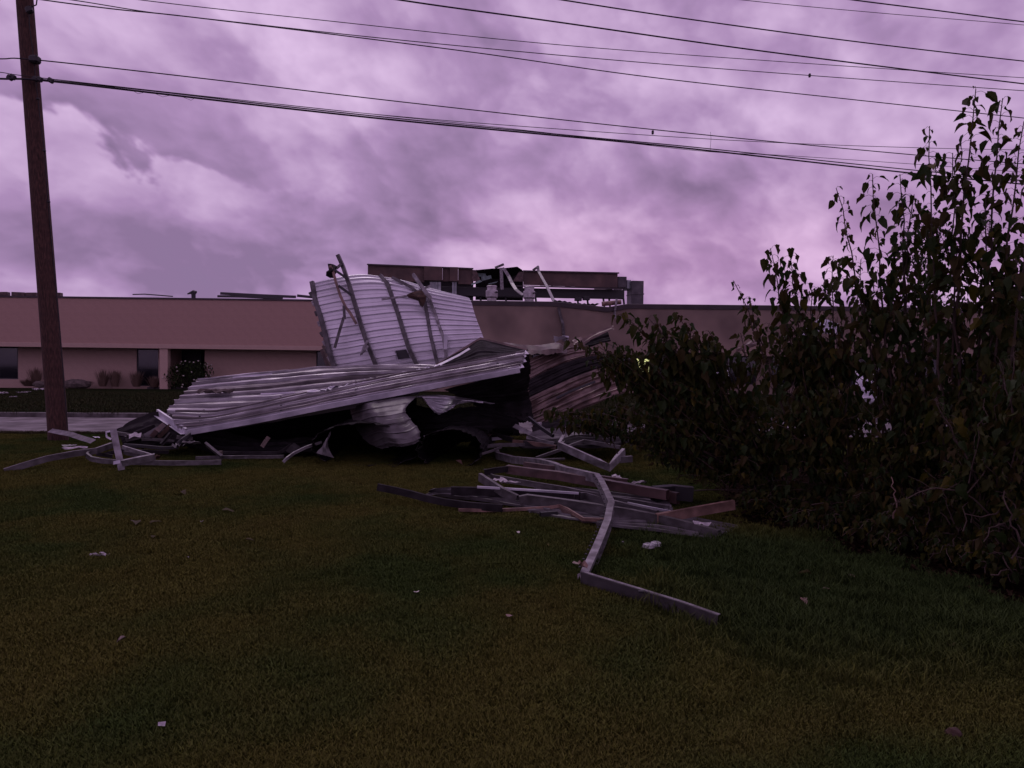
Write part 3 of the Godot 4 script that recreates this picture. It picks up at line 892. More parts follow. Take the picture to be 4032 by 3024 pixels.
func build_kerbside_planting() -> void:
	var g := "ornamental grasses along the office wall"
	var spots := [[V(1.383,-0.149,-0.6), 1.0, 0.55, "dry feathery grass clump against the pale wall beside the utility pole"], [V(4.756,-0.077,-0.6), 0.95, 0.5, "taller dry grass clump in the middle of the pale brick wall"], [V(5.366,-0.071,-0.6), 0.9, 0.5, "dry grass clump touching the taller one in the middle of the pale wall"], [V(6.466,-0.103,-0.6), 0.85, 0.5, "dry reddish grass clump at the edge of the window with blinds"], [V(7.445,-0.129,-0.4), 0.6, 0.6, "low pale grass clump at the foot of the brick column"], [V(1.268,-0.201,-0.2), 0.4, 0.7, "low spreading pale grass clump in front of the office beside the pole"], [V(3.107,-0.13,-0.5), 0.35, 0.6, "low dry clump just past the utility pole against the wall"], [V(3.994,-0.122,-0.5), 0.3, 0.5, "smallest dry clump between the pole and the taller grass clump"]]
	for k in spots:
		var p: Vector3 = b_to_world([k[0]])[0]
		p.y = 0.1
		grass_clump("ornamental_grass", k[3], p, k[1], k[2], 220, mats.dry_grass, g)
	# white flowering shrub at the entry
	var at: Vector3 = b_to_world([V(9.198,-0.067,-0.3)])[0]
	at.y = 0.08
	var o := thing("flowering_shrub", "dark shrub dotted with white flowers beside the office entrance column", "shrub", at)
	var st := Shape.new()
	for i in 9:
		var a := i * 0.7
		st.tube([at, at + V(cos(a) * 0.4, 0.6, sin(a) * 0.3), at + V(cos(a) * 0.8, 1.0, sin(a) * 0.5)], 0.02, 0.008, 4)
	part("stem", st, mats.twig, o)
	var fo := Shape.new()
	var pe := Shape.new()
	for i in 1700:
		var d := V(rng.randfn(), rng.randfn(), rng.randfn()).normalized() * pow(rng.randf(), 0.35)
		var p := at + V(0, 0.62, 0) + d * V(1.3, 0.85, 0.7) + V(0.25 * d.y, 0, 0)
		if p.y < 0.1: continue
		var b := Basis.from_euler(V(rng.randf() * TAU, rng.randf() * TAU, 0))
		var w := rng.randf_range(0.05, 0.09)
		fo.quad(p - b.x * w * 0.5, p + b.z * w, p + b.x * w * 0.5, p - b.z * w)
		if rng.randf() < 0.06 and d.length() > 0.75:
			var q := p + d * 0.08
			for j in 3: pe.box(q, V(0.08, 0.04, 0.07), Basis.from_euler(V(rng.randf() * 3.0, rng.randf() * 3.0, 0)), 0.015)
	var f := part("foliage", fo, mats.leaf_green, o)
	f.set_meta("kind", "stuff")
	var pp := part("blossom", pe, mats.petal, o)
	pp.set_meta("kind", "stuff")
	# edging stones of the bed and scraps on the verge
	var stones := [[V(3.03,-0.049,-0.1), "rounded edging stone of the bed next to the utility pole"], [V(3.429,-0.012,-0.1), "largest rounded edging stone beside the pole"], [V(3.907,-0.024,-0.1), "flat edging stone in the middle of the bed"], [V(1.878,-0.059,-0.1), "pale edging stone just behind the utility pole"]]
	for k in stones:
		var p: Vector3 = b_to_world([k[0]])[0]
		p.y = 0.1
		single("edging_stone", boulder(p, V(0.5, 0.26, 0.3) * rng.randf_range(0.8, 1.3), rng.randi()), mats.stone, k[1], "stone", "edging stones of the office bed")
	for k in [[V(-19.968,0.13,-29.119), V(0.5, 0.1, 0.3), "white scrap lying on the verge at the edge of the office lawn"], [V(-18.035,0.13,-26.91), V(0.22, 0.05, 0.15), "tiny white scrap on the verge in front of the office window"], [V(-19.996,0.13,-30.507), V(0.6, 0.05, 0.2), "flat white scrap beside the low pale grass clump"], [V(-20.908,0.13,-32.873), V(0.45, 0.1, 0.3), "crumpled white scrap on the verge touching the utility pole in view"], [V(-10.865,0,-20.241), V(0.2, 0.06, 0.12), "small pale scrap lying in the road by the kerb"]]:
		single("paper_scrap", crumple(k[0], k[1], rng.randi()), mats.paper, k[2], "scrap", "scraps on the verge")

func boulder(at: Vector3, size: Vector3, seed_: int) -> Shape:
	var s := Shape.new()
	var f := FastNoiseLite.new()
	f.seed = seed_; f.frequency = 0.9
	var nu := 10
	var nv := 6
	var pt := func(i: int, j: int) -> Vector3:
		var a := TAU * (i % nu) / nu
		var b := PI * j / nv - PI / 2
		var d := V(cos(a) * cos(b), sin(b), sin(a) * cos(b))
		return at + d * size * (0.8 + 0.35 * f.get_noise_3d(d.x, d.y, d.z)) + V(0, size.y * 0.4, 0)
	for i in nu:
		for j in nv:
			s.quad(pt.call(i, j), pt.call(i, j + 1), pt.call(i + 1, j + 1), pt.call(i + 1, j))
	return s

# a crushed, folded scrap of sheet
func crumple(at: Vector3, size: Vector3, seed_: int, n := 7) -> Shape:
	var s := Shape.new()
	var r := RandomNumberGenerator.new()
	r.seed = seed_
	var turn := Basis(Vector3.UP, r.randf() * TAU)
	var p := []
	for j in n + 1:
		for i in n + 1:
			var x := (float(i) / n - 0.5) * size.x * (0.75 + 0.4 * r.randf())
			var z := (float(j) / n - 0.5) * size.z * (0.75 + 0.4 * r.randf())
			p.append(at + turn * V(x, r.randf() * size.y, z))
	for j in n:
		for i in n:
			s.quad(p[j * (n + 1) + i], p[(j + 1) * (n + 1) + i], p[(j + 1) * (n + 1) + i + 1], p[j * (n + 1) + i + 1])
	return s

# ------------------------------------------------------------------ sheet metal
func spline(p: Array, t: float) -> Vector3:
	var n := p.size() - 1
	var f := clampf(t, 0.0, 1.0) * n
	var i := mini(int(f), n - 1)
	f -= i
	var a: Vector3 = p[maxi(i - 1, 0)]; var b: Vector3 = p[i]
	var c: Vector3 = p[i + 1]; var d: Vector3 = p[mini(i + 2, n)]
	return b.cubic_interpolate(c, a, d, f)

func on_sheet(rows: Array, u: float, v: float) -> Vector3:
	var k := []
	for r in rows: k.append(spline(r, u))
	return spline(k, v)

# Ribbed sheet metal over rows of points (across), split along its ribs into overlapping panels. The rib profile is really folded into the sheet.
func sheet(rows: Array, nu: int, panels: int, ribs: int, rib: float, m: Array, o: Node3D, dent := 0.02, seed_ := 1, ragged := [0.0, 0.0], face := 1.0, part_name := "metal_panel", ragged_v := [0.0, 0.0], shade_groove := 0.0) -> void:
	var f := FastNoiseLite.new()
	f.seed = seed_; f.frequency = 0.35; f.fractal_octaves = 3
	var edge := FastNoiseLite.new()
	edge.seed = seed_ + 50; edge.frequency = 0.09; edge.fractal_octaves = 3
	var shape := [[0.0, 0.0], [0.30, 0.0], [0.34, 0.18], [0.42, 0.18], [0.46, 0.0], [0.74, 0.0], [0.80, 1.0], [0.92, 1.0], [0.98, 0.0]]
	if shade_groove > 0.0: shape = [[0.0, 0.0], [0.30, 0.0], [0.33, 0.2], [0.40, 0.2], [0.43, 0.0], [0.70, 0.0], [0.76, 1.0], [0.85, 1.0], [0.885, -shade_groove], [0.945, -shade_groove], [0.955, 0.0]]  # deep groove added beside each rib, shaped to draw a dark shadow line
	if rib <= 0.0: shape = [[0.0, 0.0], [0.33, 0.0], [0.66, 0.0]]
	for k in panels:
		var vs := []
		var hs := []
		for r in ribs:
			for q in shape:
				vs.append((k * ribs + r + q[0]) / float(panels * ribs)); hs.append(q[1])
		vs.append((k + 1) * ribs / float(panels * ribs)); hs.append(0.0)
		if k < panels - 1:
			vs.append(((k + 1) * ribs + 0.06) / float(panels * ribs)); hs.append(0.0)
		var nv := vs.size()
		var p := []
		for j in nv:
			var v: float = vs[j]
			var a: float = ragged[0] * (0.5 + 0.9 * edge.get_noise_2d(j * 5.0 + k * 60.0, 0.0))
			var b: float = 1.0 - ragged[1] * (0.5 + 0.9 * edge.get_noise_2d(j * 5.0 + k * 60.0, 90.0))
			for i in nu + 1:
				var u := lerpf(a, b, float(i) / nu)
				var w := v
				if ragged_v[0] > 0.0: w = lerpf(ragged_v[0] * (0.5 + 0.9 * edge.get_noise_2d(u * 160.0, 300.0)), w, clampf(w * 3.0, 0.0, 1.0))
				if ragged_v[1] > 0.0: w = lerpf(1.0 - ragged_v[1] * (0.5 + 0.9 * edge.get_noise_2d(u * 160.0, 500.0)), w, clampf((1.0 - w) * 3.0, 0.0, 1.0)) if w > 0.66 else w
				p.append(on_sheet(rows, u, w))
		# push the ribs, dents and laps out along the normal
		var out := []
		for j in nv:
			for i in nu + 1:
				var e: Vector3 = p[j * (nu + 1) + mini(i + 1, nu)] - p[j * (nu + 1) + maxi(i - 1, 0)]
				var g: Vector3 = p[mini(j + 2, nv - 1) * (nu + 1) + i] - p[maxi(j - 2, 0) * (nu + 1) + i]
				var n := g.cross(e).normalized() * face
				var at: Vector3 = p[j * (nu + 1) + i]
				var d := f.get_noise_2d(i * 4.0 / nu, vs[j] * 46.0) * dent * 1.4 + f.get_noise_3d(at.x * 5.0, at.y * 5.0, at.z * 5.0) * dent * 0.5
				out.append(at + n * (hs[j] * rib + d + (0.004 if j == nv - 1 and k < panels - 1 else 0.0)))
		var s := Shape.new()
		for j in nv - 1:
			for i in nu:
				var q := [out[j * (nu + 1) + i], out[(j + 1) * (nu + 1) + i], out[(j + 1) * (nu + 1) + i + 1], out[j * (nu + 1) + i + 1]]
				var n0 := _across(out, nu, j, i)
				var n1 := _across(out, nu, j, i + 1)
				s.smooth_quad(q, [n0, n0, n1, n1])
		part(part_name, s, m[k % m.size()], o)

func _across(p: Array, nu: int, j: int, i: int) -> Vector3:
	var e: Vector3 = p[j * (nu + 1) + mini(i + 1, nu)] - p[j * (nu + 1) + maxi(i - 1, 0)]
	var g: Vector3 = p[(j + 1) * (nu + 1) + i] - p[j * (nu + 1) + i]
	return g.cross(e).normalized() * -1.0

func channel(wide: float, deep: float) -> Array:
	return [Vector2(-deep, -wide * 0.5), Vector2(0, -wide * 0.5), Vector2(0, wide * 0.5), Vector2(-deep, wide * 0.5)]

# a purlin fixed to a sheet, a part of it
func rib_bar(p: Array, wide: float, up: Vector3, m: Material, o: Node3D, called := "purlin") -> void:
	var s := Shape.new()
	s.sweep(p, [up], [Vector2(-wide * 0.5, 0.0), Vector2(-wide * 0.5, wide * 0.9), Vector2(wide * 0.5, wide * 0.9), Vector2(wide * 0.5, 0.1 * wide)], 0.004)
	part(called, s, m, o)

func build_roof_sheets() -> void:
	# the sheet standing on edge at the back, its inner face and purlins towards the road
	var o := thing("standing_roof_sheet", "tall white ribbed roof sheet standing on edge with purlins still fixed across it", "metal sheet", V(-2.792,0.307,-16.6))
	var rows := [
		[V(-4.618,3.342,-17), V(-4.271,3.467,-17.2), V(-3.92,3.573,-17.4), V(-3.506,3.633,-17.6), V(-3.073,3.574,-17.6), V(-2.571,3.48,-17.5), V(-1.967,3.308,-17.4), V(-1.044,3.056,-17.2)],
		[V(-4.533,3.12,-16.9), V(-4.168,3.217,-17), V(-3.799,3.309,-17.1), V(-3.372,3.367,-17.2), V(-2.923,3.356,-17.2), V(-2.447,3.277,-17.2), V(-1.827,3.117,-17.1), V(-0.952,2.962,-17)],
		[V(-4.349,2.62,-16.75), V(-3.988,2.7,-16.8), V(-3.611,2.764,-16.85), V(-3.206,2.811,-16.9), V(-2.765,2.855,-16.9), V(-2.297,2.861,-16.9), V(-1.673,2.79,-16.9), V(-0.861,2.689,-16.8)],
		[V(-4.18,2.079,-16.65), V(-3.821,2.129,-16.65), V(-3.447,2.196,-16.7), V(-3.037,2.273,-16.7), V(-2.6,2.329,-16.7), V(-2.138,2.386,-16.7), V(-1.521,2.406,-16.7), V(-0.748,2.4,-16.65)],
		[V(-4.038,1.67,-16.6), V(-3.68,1.72,-16.6), V(-3.297,1.794,-16.6), V(-2.888,1.862,-16.6), V(-2.454,1.931,-16.6), V(-1.994,2,-16.6), V(-1.407,2.063,-16.6), V(-0.641,2.131,-16.6)],
		[V(-3.907,1.16,-16.6), V(-3.549,1.19,-16.6), V(-3.165,1.245,-16.6), V(-2.756,1.327,-16.6), V(-2.322,1.409,-16.6), V(-1.862,1.478,-16.6), V(-1.275,1.574,-16.6), V(-0.483,1.686,-16.6)]]
	sheet(rows, 36, 5, 3, 0.035, [mats.liner_panel], o, 0.003, 3, [0.0, 0.0], 1.0)
	var up := V(-0.2, 0.1, 1)
	rib_bar([V(-4.547,3.371,-16.95), V(-4.441,2.936,-16.85), V(-4.279,2.565,-16.68), V(-4.142,2.128,-16.6), V(-4.031,1.746,-16.52), V(-3.91,1.417,-16.5)], 0.083, up, mats.grey_panel, o)
	rib_bar([V(-3.995,4.006,-17.05), V(-3.869,3.729,-17.05), V(-3.725,3.347,-17), V(-3.536,2.852,-16.8), V(-3.374,2.395,-16.65), V(-3.215,2.009,-16.5), V(-2.999,1.504,-16.45)], 0.075, up, mats.dull_steel, o)
	rib_bar([V(-3.083,3.581,-17.5), V(-2.883,3.378,-17.2), V(-2.743,3.072,-17), V(-2.566,2.644,-16.8), V(-2.418,2.25,-16.6), V(-2.286,1.893,-16.5), V(-2.086,1.501,-16.45)], 0.075, up, mats.dull_steel, o)
	rib_bar([V(-2.798,3.538,-17.4), V(-2.341,3.305,-17.2), V(-2.011,3.028,-17), V(-1.92,2.651,-16.8), V(-1.817,2.181,-16.6), V(-1.727,1.848,-16.5), V(-1.643,1.545,-16.45)], 0.060, up, mats.grey_panel, o)
	rib_bar([V(-2.304,3.607,-17.3), V(-2.091,3.324,-17.1), V(-1.888,3.025,-16.95), V(-1.753,2.705,-16.8), V(-1.637,2.392,-16.7), V(-1.52,2.107,-16.58), V(-1.459,1.699,-16.5)], 0.053, up, mats.galvanised, o)
	# a black patch painting the darkness of a pipe hole, with torn white lips
	var hole := Shape.new()
	var hc := [V(-2.586,1.833,-16.5), V(-2.35,1.862,-16.5), V(-2.269,1.677,-16.48), V(-2.523,1.641,-16.48)]
	hole.quad(hc[0], hc[1], hc[2], hc[3])
	part("dark_hole_patch", hole, mats.black_steel, o)
	var lip := Shape.new()
	var lp := [V(-2.583,1.838,-16.48), V(-2.584,1.798,-16.3), V(-2.546,1.736,-16.38), V(-2.558,1.647,-16.3), V(-2.516,1.636,-16.45)]
	for i in 4: lip.tri(lp[i], hc[0].lerp(hc[3], i / 4.0), lp[i + 1])
	for i in 4: lip.tri(lp[i + 1], hc[0].lerp(hc[3], i / 4.0), hc[0].lerp(hc[3], (i + 1) / 4.0))
	part("torn_lip", lip, mats.white_panel, o)
	# ragged rubber closure strips along its near edge
	for k in 9:
		var a := on_sheet(rows, 0.004, 0.22 + k * 0.085)
		var s := Shape.new()
		s.box(a + V(-0.05, 0, 0.02), V(0.07, 0.12, 0.03), Basis.from_euler(V(0, 0, 0.3 + rng.randf() * 0.3)), 0.008)
		part("closure_strip", s, mats.paper if k % 2 else mats.grey_panel, o)
	# loose things caught on it
	stick("bent_brace", "pale brace with a kink hanging down the standing sheet", "metal brace", [V(-4.121,3.732,-16.8), V(-4.031,3.573,-16.75), V(-3.967,3.364,-16.7), V(-3.84,3.049,-16.6), V(-3.701,2.789,-16.5), V(-3.588,2.66,-16.45), V(-3.432,2.407,-16.4)], 0.053, mats.tan_paint)
	stick("short_brace", "short black brace running from the kinked brace up to the tall purlin", "metal brace", [V(-4.039,3.654,-16.78), V(-3.707,3.429,-16.8)], 0.045, mats.black_steel)
	stick("short_brace", "black brace crossing low between the kinked brace and the tall purlin", "metal brace", [V(-3.879,3.265,-16.6), V(-3.594,3.059,-16.62)], 0.045, mats.black_steel)
	stick("short_brace", "dark stub at the very top by the tall purlin's tip", "metal brace", [V(-4.003,3.682,-16.9), V(-3.898,3.793,-16.95)], 0.053, mats.dull_steel)
	stick("thin_lath", "thin grey slat leaning low against the near part of the standing sheet", "metal slat", [V(-3.704,2.552,-16.35), V(-3.792,2.222,-16.3), V(-3.878,1.869,-16.25)], 0.053, mats.dull_steel)
	stick("thin_lath", "short upright slat above the thin leaning slat", "metal slat", [V(-3.717,2.806,-16.4), V(-3.679,2.501,-16.33)], 0.053, mats.grey_panel)
	stick("hooked_brace", "hooked bracket bent out from the second purlin above the lower sheet", "bracket", [V(-3.173,2.043,-16.35), V(-3.24,1.902,-16.25), V(-3.287,1.738,-16.2), V(-3.207,1.826,-16.15), V(-3.143,1.927,-16.2)], 0.045, mats.galvanised)
	stick("punched_bar", "pale punched bar with round holes low beside the fifth purlin", "metal bar", [V(-1.472,2.203,-16.4), V(-1.467,1.874,-16.35)], 0.075, mats.white_panel)
	stick("thin_bar", "thin bar lying level across the sheet and pointing at the brown scrap", "metal bar", [V(-2.947,2.983,-16.75), V(-2.664,3.025,-16.75), V(-2.368,3.067,-16.75)], 0.038, mats.galvanised)
	stick("thin_bar", "thin bar rising over the brown scrap towards the roof screen", "metal bar", [V(-2.157,3.177,-16.8), V(-1.854,3.314,-16.85)], 0.038, mats.galvanised)
	stick("open_stud", "open steel stud leaning over the far purlins above the brown scrap", "stud", [V(-2.256,3.565,-16.9), V(-2.061,3.301,-16.75), V(-1.811,2.984,-16.6)], 0.075, mats.galvanised)
	stick("leaning_board", "narrow timber board leaning behind the near edge of the standing sheet", "board", [V(-4.281,1.942,-16.9), V(-4.15,1.644,-16.85), V(-4.046,1.438,-16.8)], 0.090, mats.timber)
	stick("leaning_board", "darker board leaning behind the pale narrow board at the sheet edge", "board", [V(-4.371,1.854,-17.1), V(-4.278,1.67,-17.05), V(-4.181,1.435,-17)], 0.105, mats.brown_paint)
	var scrap := thing("rusty_scrap", "ragged rust brown scrap stuck on the upper purlins of the standing sheet", "scrap", V(-2.141,2.847,-16.7))
	var sc := Shape.new()
	var rim := [V(-2.374,3.088,-16.7), V(-2.267,3.137,-16.66), V(-2.042,3.194,-16.7), V(-1.929,3.048,-16.62), V(-1.951,2.918,-16.6), V(-1.995,2.8,-16.55), V(-2.065,2.841,-16.6), V(-2.106,2.944,-16.62), V(-2.22,2.987,-16.7), V(-2.351,3.026,-16.72)]
	var mid := V(-2.079,3.01,-16.5)
	for i in rim.size(): sc.tri(mid, rim[i], rim[(i + 1) % rim.size()])
	part("scrap_sheet", sc, mats.rust, scrap)
	var tuft_ := thing("snagged_flap", "black torn flap snagged on the top near corner of the standing sheet", "scrap", V(-4.119,3.461,-16.9))
	var fl := Shape.new()
	var fr := [V(-4.198,3.783,-16.9), V(-4.121,3.778,-16.85), V(-4.08,3.778,-16.95), V(-3.99,3.734,-16.9), V(-3.978,3.586,-16.85), V(-4.067,3.462,-16.9), V(-4.145,3.461,-16.9), V(-4.236,3.511,-16.9), V(-4.216,3.596,-16.85), V(-4.184,3.648,-16.95)]
	var fm := V(-4.058,3.605,-16.7)
	for i in fr.size(): fl.tri(fm, fr[i], fr[(i + 1) % fr.size()])
	part("flap", fl, mats.black_panel, tuft_)

	# the long sheet that lies across the heap: ribs run along it, its edge strip rolled over on top
	o = thing("fallen_roof_sheet", "long crumpled ribbed metal roof sheet lying slanted across the debris heap", "metal sheet", V(-2.908,0.155,-12.8))
	rows = [
		[V(-6.473,1.19,-15.4), V(-5.575,1.298,-15.3), V(-4.689,1.385,-15.2), V(-3.813,1.462,-15.1), V(-2.949,1.51,-15), V(-2.096,1.511,-14.9), V(-1.347,1.502,-14.8), V(-0.693,1.438,-14.6)],
		[V(-6.337,1.027,-14.6), V(-5.501,1.119,-14.6), V(-4.652,1.195,-14.5), V(-3.841,1.294,-14.5), V(-3.01,1.359,-14.4), V(-2.189,1.397,-14.3), V(-1.468,1.398,-14.2), V(-0.924,1.354,-14)],
		[V(-6.151,0.856,-13.7), V(-5.372,0.903,-13.8), V(-4.599,0.955,-13.8), V(-3.813,1.051,-13.75), V(-3.032,1.139,-13.7), V(-2.334,1.209,-13.6), V(-1.73,1.261,-13.5), V(-1.208,1.264,-13.3)],
		[V(-5.938,0.695,-12.8), V(-5.262,0.696,-12.9), V(-4.575,0.73,-13), V(-3.846,0.819,-13), V(-3.2,0.916,-13), V(-2.534,1.025,-12.9), V(-2.053,1.103,-12.9), V(-1.559,1.16,-12.8)],
		[V(-5.615,0.562,-12.3), V(-5.094,0.515,-12.3), V(-4.518,0.567,-12.4), V(-3.9,0.667,-12.4), V(-3.283,0.783,-12.4), V(-2.743,0.889,-12.4), V(-2.281,0.98,-12.4), V(-1.818,1.062,-12.4)]]
	sheet(rows, 70, 10, 1, 0.05, [mats.bare_panel, mats.faint_shade_panel, mats.bare_panel, mats.rib_shade_panel, mats.faint_shade_panel], o, 0.022, 7, [0.012, 0.0], 1.0, "metal_panel", [0.0, 0.0], 2.2)  # strip tones alternate to paint the shadow bands of the ribs
	rows = [
		[V(-5.673,0.727,-12.6), V(-5.042,0.74,-12.75), V(-4.379,0.867,-12.9), V(-3.685,1.032,-13), V(-2.958,1.186,-13), V(-2.232,1.34,-13), V(-1.506,1.47,-13), V(-0.78,1.615,-13), V(-0.216,1.727,-13), V(0.235,1.813,-13)],
		[V(-5.615,0.639,-12.3), V(-4.981,0.639,-12.4), V(-4.26,0.793,-12.55), V(-3.572,0.955,-12.6), V(-2.878,1.103,-12.65), V(-2.171,1.252,-12.65), V(-1.464,1.387,-12.65), V(-0.758,1.528,-12.65), V(-0.209,1.637,-12.65), V(0.214,1.712,-12.65)],
		[V(-5.441,0.524,-12.05), V(-4.86,0.572,-12.1), V(-4.141,0.732,-12.2), V(-3.486,0.879,-12.3), V(-2.798,1.032,-12.3), V(-2.11,1.17,-12.3), V(-1.423,1.301,-12.3), V(-0.736,1.439,-12.3), V(-0.202,1.544,-12.3), V(0.179,1.617,-12.3)],
		[V(-5.225,0.443,-11.9), V(-4.706,0.538,-11.9), V(-4.056,0.66,-11.95), V(-3.401,0.799,-12), V(-2.729,0.941,-12), V(-2.058,1.076,-12), V(-1.388,1.211,-12), V(-0.717,1.346,-12), V(-0.196,1.449,-12), V(0.116,1.512,-12)]]
	sheet(rows, 70, 7, 1, 0.035, [mats.rib_shade_panel, mats.bare_panel, mats.rib_shade_panel, mats.bare_panel, mats.faint_shade_panel, mats.rib_shade_panel, mats.bare_panel], o, 0.018, 12, [0.0, 0.012], 1.0, "metal_panel", [0.0, 0.0], 2.0)  # dark strips here paint rib shadows into the colour too
	# white edge flashing with open laps, and the short end strip at the low corner
	var trim := []
	for i in 25: trim.append(on_sheet(rows, i / 24.0, 1.0) + V(0, 0.004, 0.01))
	for k in 4:
		var s := Shape.new()
		s.sweep(trim.slice(k * 6, k * 6 + 7), [V(0, 1, 0.15)], [Vector2(-0.07, 0.012), Vector2(0.012, 0.0), Vector2(0.014, -0.075), Vector2(-0.02, -0.085)], 0.005)
		part("edge_flashing", s, mats.white_panel, o)
	var es := Shape.new()
	es.sweep([V(-6.066,0.668,-12.7), V(-5.646,0.547,-12.3), V(-5.216,0.422,-11.88)], [V(0, 1, 0)], [Vector2(-0.03, 0.06), Vector2(0.0, 0.06), Vector2(0.0, -0.03), Vector2(0.07, -0.03)], 0.005)
	part("end_flashing", es, mats.white_panel, o)
	var cap := Shape.new()
	var cl := [V(0.235,1.813,-13), V(0.209,1.745,-12.8), V(0.199,1.689,-12.65), V(0.149,1.602,-12.35), V(0.109,1.505,-11.98)]
	for i in 4:
		cap.quad(cl[i], cl[i] + V(-0.16, -0.02, 0.02), cl[i + 1] + V(-0.16, -0.02, 0.02), cl[i + 1])
		cap.tri(cl[i], cl[i + 1], cl[i].lerp(cl[i + 1], 0.5) + V(0.07, -0.03, 0))
	part("crushed_end", cap, mats.white_panel, o)
	# screws along the purlin lines
	for r in 5:
		for k in 7:
			var p := on_sheet(rows, 0.08 + r * 0.2, 0.08 + k * 0.13)
			if k % 2: continue
			var s := Shape.new()
			s.lathe(p + V(0, 0.01, 0.01), [Vector2(0.018, -0.01), Vector2(0.018, 0.02), Vector2(0, 0.022)], 6)
			part("screw", s, mats.black_steel, o)
	# crumpled crest where the strip was forced over the sheet
	for k in 13:
		var p := V(-3.31,1.028,-12.8).lerp(V(-1.21,1.479,-13.3), k / 12.0)
		part("crumpled_crest", crumple(p + V(0, 0.015, 0.02), V(0.42, 0.055, 0.2), 60 + k, 5), mats.white_panel, o)
	stick("loose_bar", "bright flat bar lying along the top of the fallen sheet", "metal bar", [V(-5.61,1.21,-14.95), V(-5.224,1.254,-14.9), V(-4.79,1.295,-14.85)], 0.068, mats.white_panel)
	single("roof_scrap", crumple(V(-5.474,0.955,-13.75), V(0.62, 0.10, 0.3), 5, 8), mats.stone, "grey crumbly scrap lying on the ribs of the fallen sheet", "scrap")
	stick("thin_edge_bar", "thin bright bar lying along a rib in the middle of the fallen sheet", "metal bar", [V(-4.573,0.974,-13.55), V(-4.274,0.99,-13.5), V(-3.941,1.011,-13.5)], 0.026, mats.white_panel)

	# the tent of dark sheet behind its far end with a crumpled brown ridge flashing
	o = thing("tented_sheet", "dark folded metal sheet tented up under a brown ridge behind the fallen sheet", "metal sheet", V(-0.592,0.53,-14.6))
	rows = [[V(-1.506,1.53,-14.9), V(-1.266,1.67,-14.9), V(-1.061,1.801,-14.9), V(-0.855,1.934,-14.9), V(-0.639,2.067,-14.9), V(-0.406,2.005,-14.8), V(-0.176,1.949,-14.7), V(0.061,1.893,-14.6), V(0.285,1.833,-14.5)],
		[V(-1.454,1.516,-14.5), V(-1.223,1.619,-14.4), V(-1.024,1.71,-14.4), V(-0.82,1.8,-14.3), V(-0.623,1.912,-14.3), V(-0.388,1.88,-14.2), V(-0.169,1.85,-14.2), V(0.06,1.818,-14.1), V(0.276,1.797,-14)],
		[V(-1.382,1.498,-14), V(-1.18,1.533,-13.9), V(-0.98,1.568,-13.8), V(-0.784,1.612,-13.7), V(-0.59,1.656,-13.6), V(-0.37,1.68,-13.6), V(-0.16,1.702,-13.5), V(0.058,1.725,-13.4), V(0.262,1.757,-13.3)]]
	sheet(rows, 40, 2, 2, 0.02, [mats.dark_panel], o, 0.02, 23, [0.0, 0.0], 1.0)
	var rg := Shape.new()
	rg.sweep([V(-1.508,1.522,-14.7), V(-1.253,1.676,-14.75), V(-1.05,1.808,-14.75), V(-0.635,2.071,-14.8), V(-0.175,1.958,-14.6), V(0.283,1.841,-14.4)], [V(0, 1, 0.4)], [Vector2(-0.09, -0.05), Vector2(0, 0.02), Vector2(0.1, -0.06)], 0.006)
	part("ridge_flashing", rg, mats.brown_panel, o)
	var lip2 := Shape.new()
	lip2.sweep([V(-1.426,1.512,-14), V(-1.228,1.619,-14.2), V(-1.017,1.731,-14.3), V(-0.826,1.857,-14.4)], [V(0, 1, 0.6)], [Vector2(-0.03, 0), Vector2(0.03, 0)], 0.006)
	part("bright_fold", lip2, mats.white_panel, o)
	# crumpled brown ridge cap lying behind it
	o = thing("crumpled_ridge_cap", "crumpled pinkish brown ridge cap lying above the brown ribbed wall sheet", "flashing", V(0.593,1.449,-15))
	rows = [[V(-0.195,1.996,-15.2), V(-0.007,2.009,-15.2), V(0.18,2,-15.2), V(0.297,1.971,-15.2), V(0.578,1.965,-15.2), V(0.812,1.972,-15.2), V(0.952,1.993,-15.2), V(1.087,1.857,-15.1)],
		[V(-0.144,1.943,-14.9), V(-0.007,1.933,-14.9), V(0.177,1.9,-14.9), V(0.316,1.91,-14.95), V(0.568,1.889,-14.9), V(0.8,1.909,-14.95), V(0.957,1.921,-14.9), V(1.096,1.819,-14.9)],
		[V(-0.051,1.894,-14.7), V(0.085,1.873,-14.7), V(0.221,1.818,-14.7), V(0.335,1.774,-14.7), V(0.562,1.758,-14.7), V(0.788,1.752,-14.7), V(0.924,1.769,-14.7), V(1.105,1.76,-14.7)]]
	sheet(rows, 30, 1, 1, 0.0, [mats.brown_paint], o, 0.05, 31, [0.0, 0.0], 1.0, "ridge_cap", [0.1, 0.25])
	part("bent_flange", crumple(V(0.961,1.955,-14.9), V(0.3, 0.2, 0.2), 14, 3), mats.white_panel, o)
	# brown ribbed wall sheet
	o = thing("brown_wall_sheet", "brown ribbed metal wall sheet leaning back between the fallen sheet and the saplings", "metal sheet", V(1.174,0.638,-14))
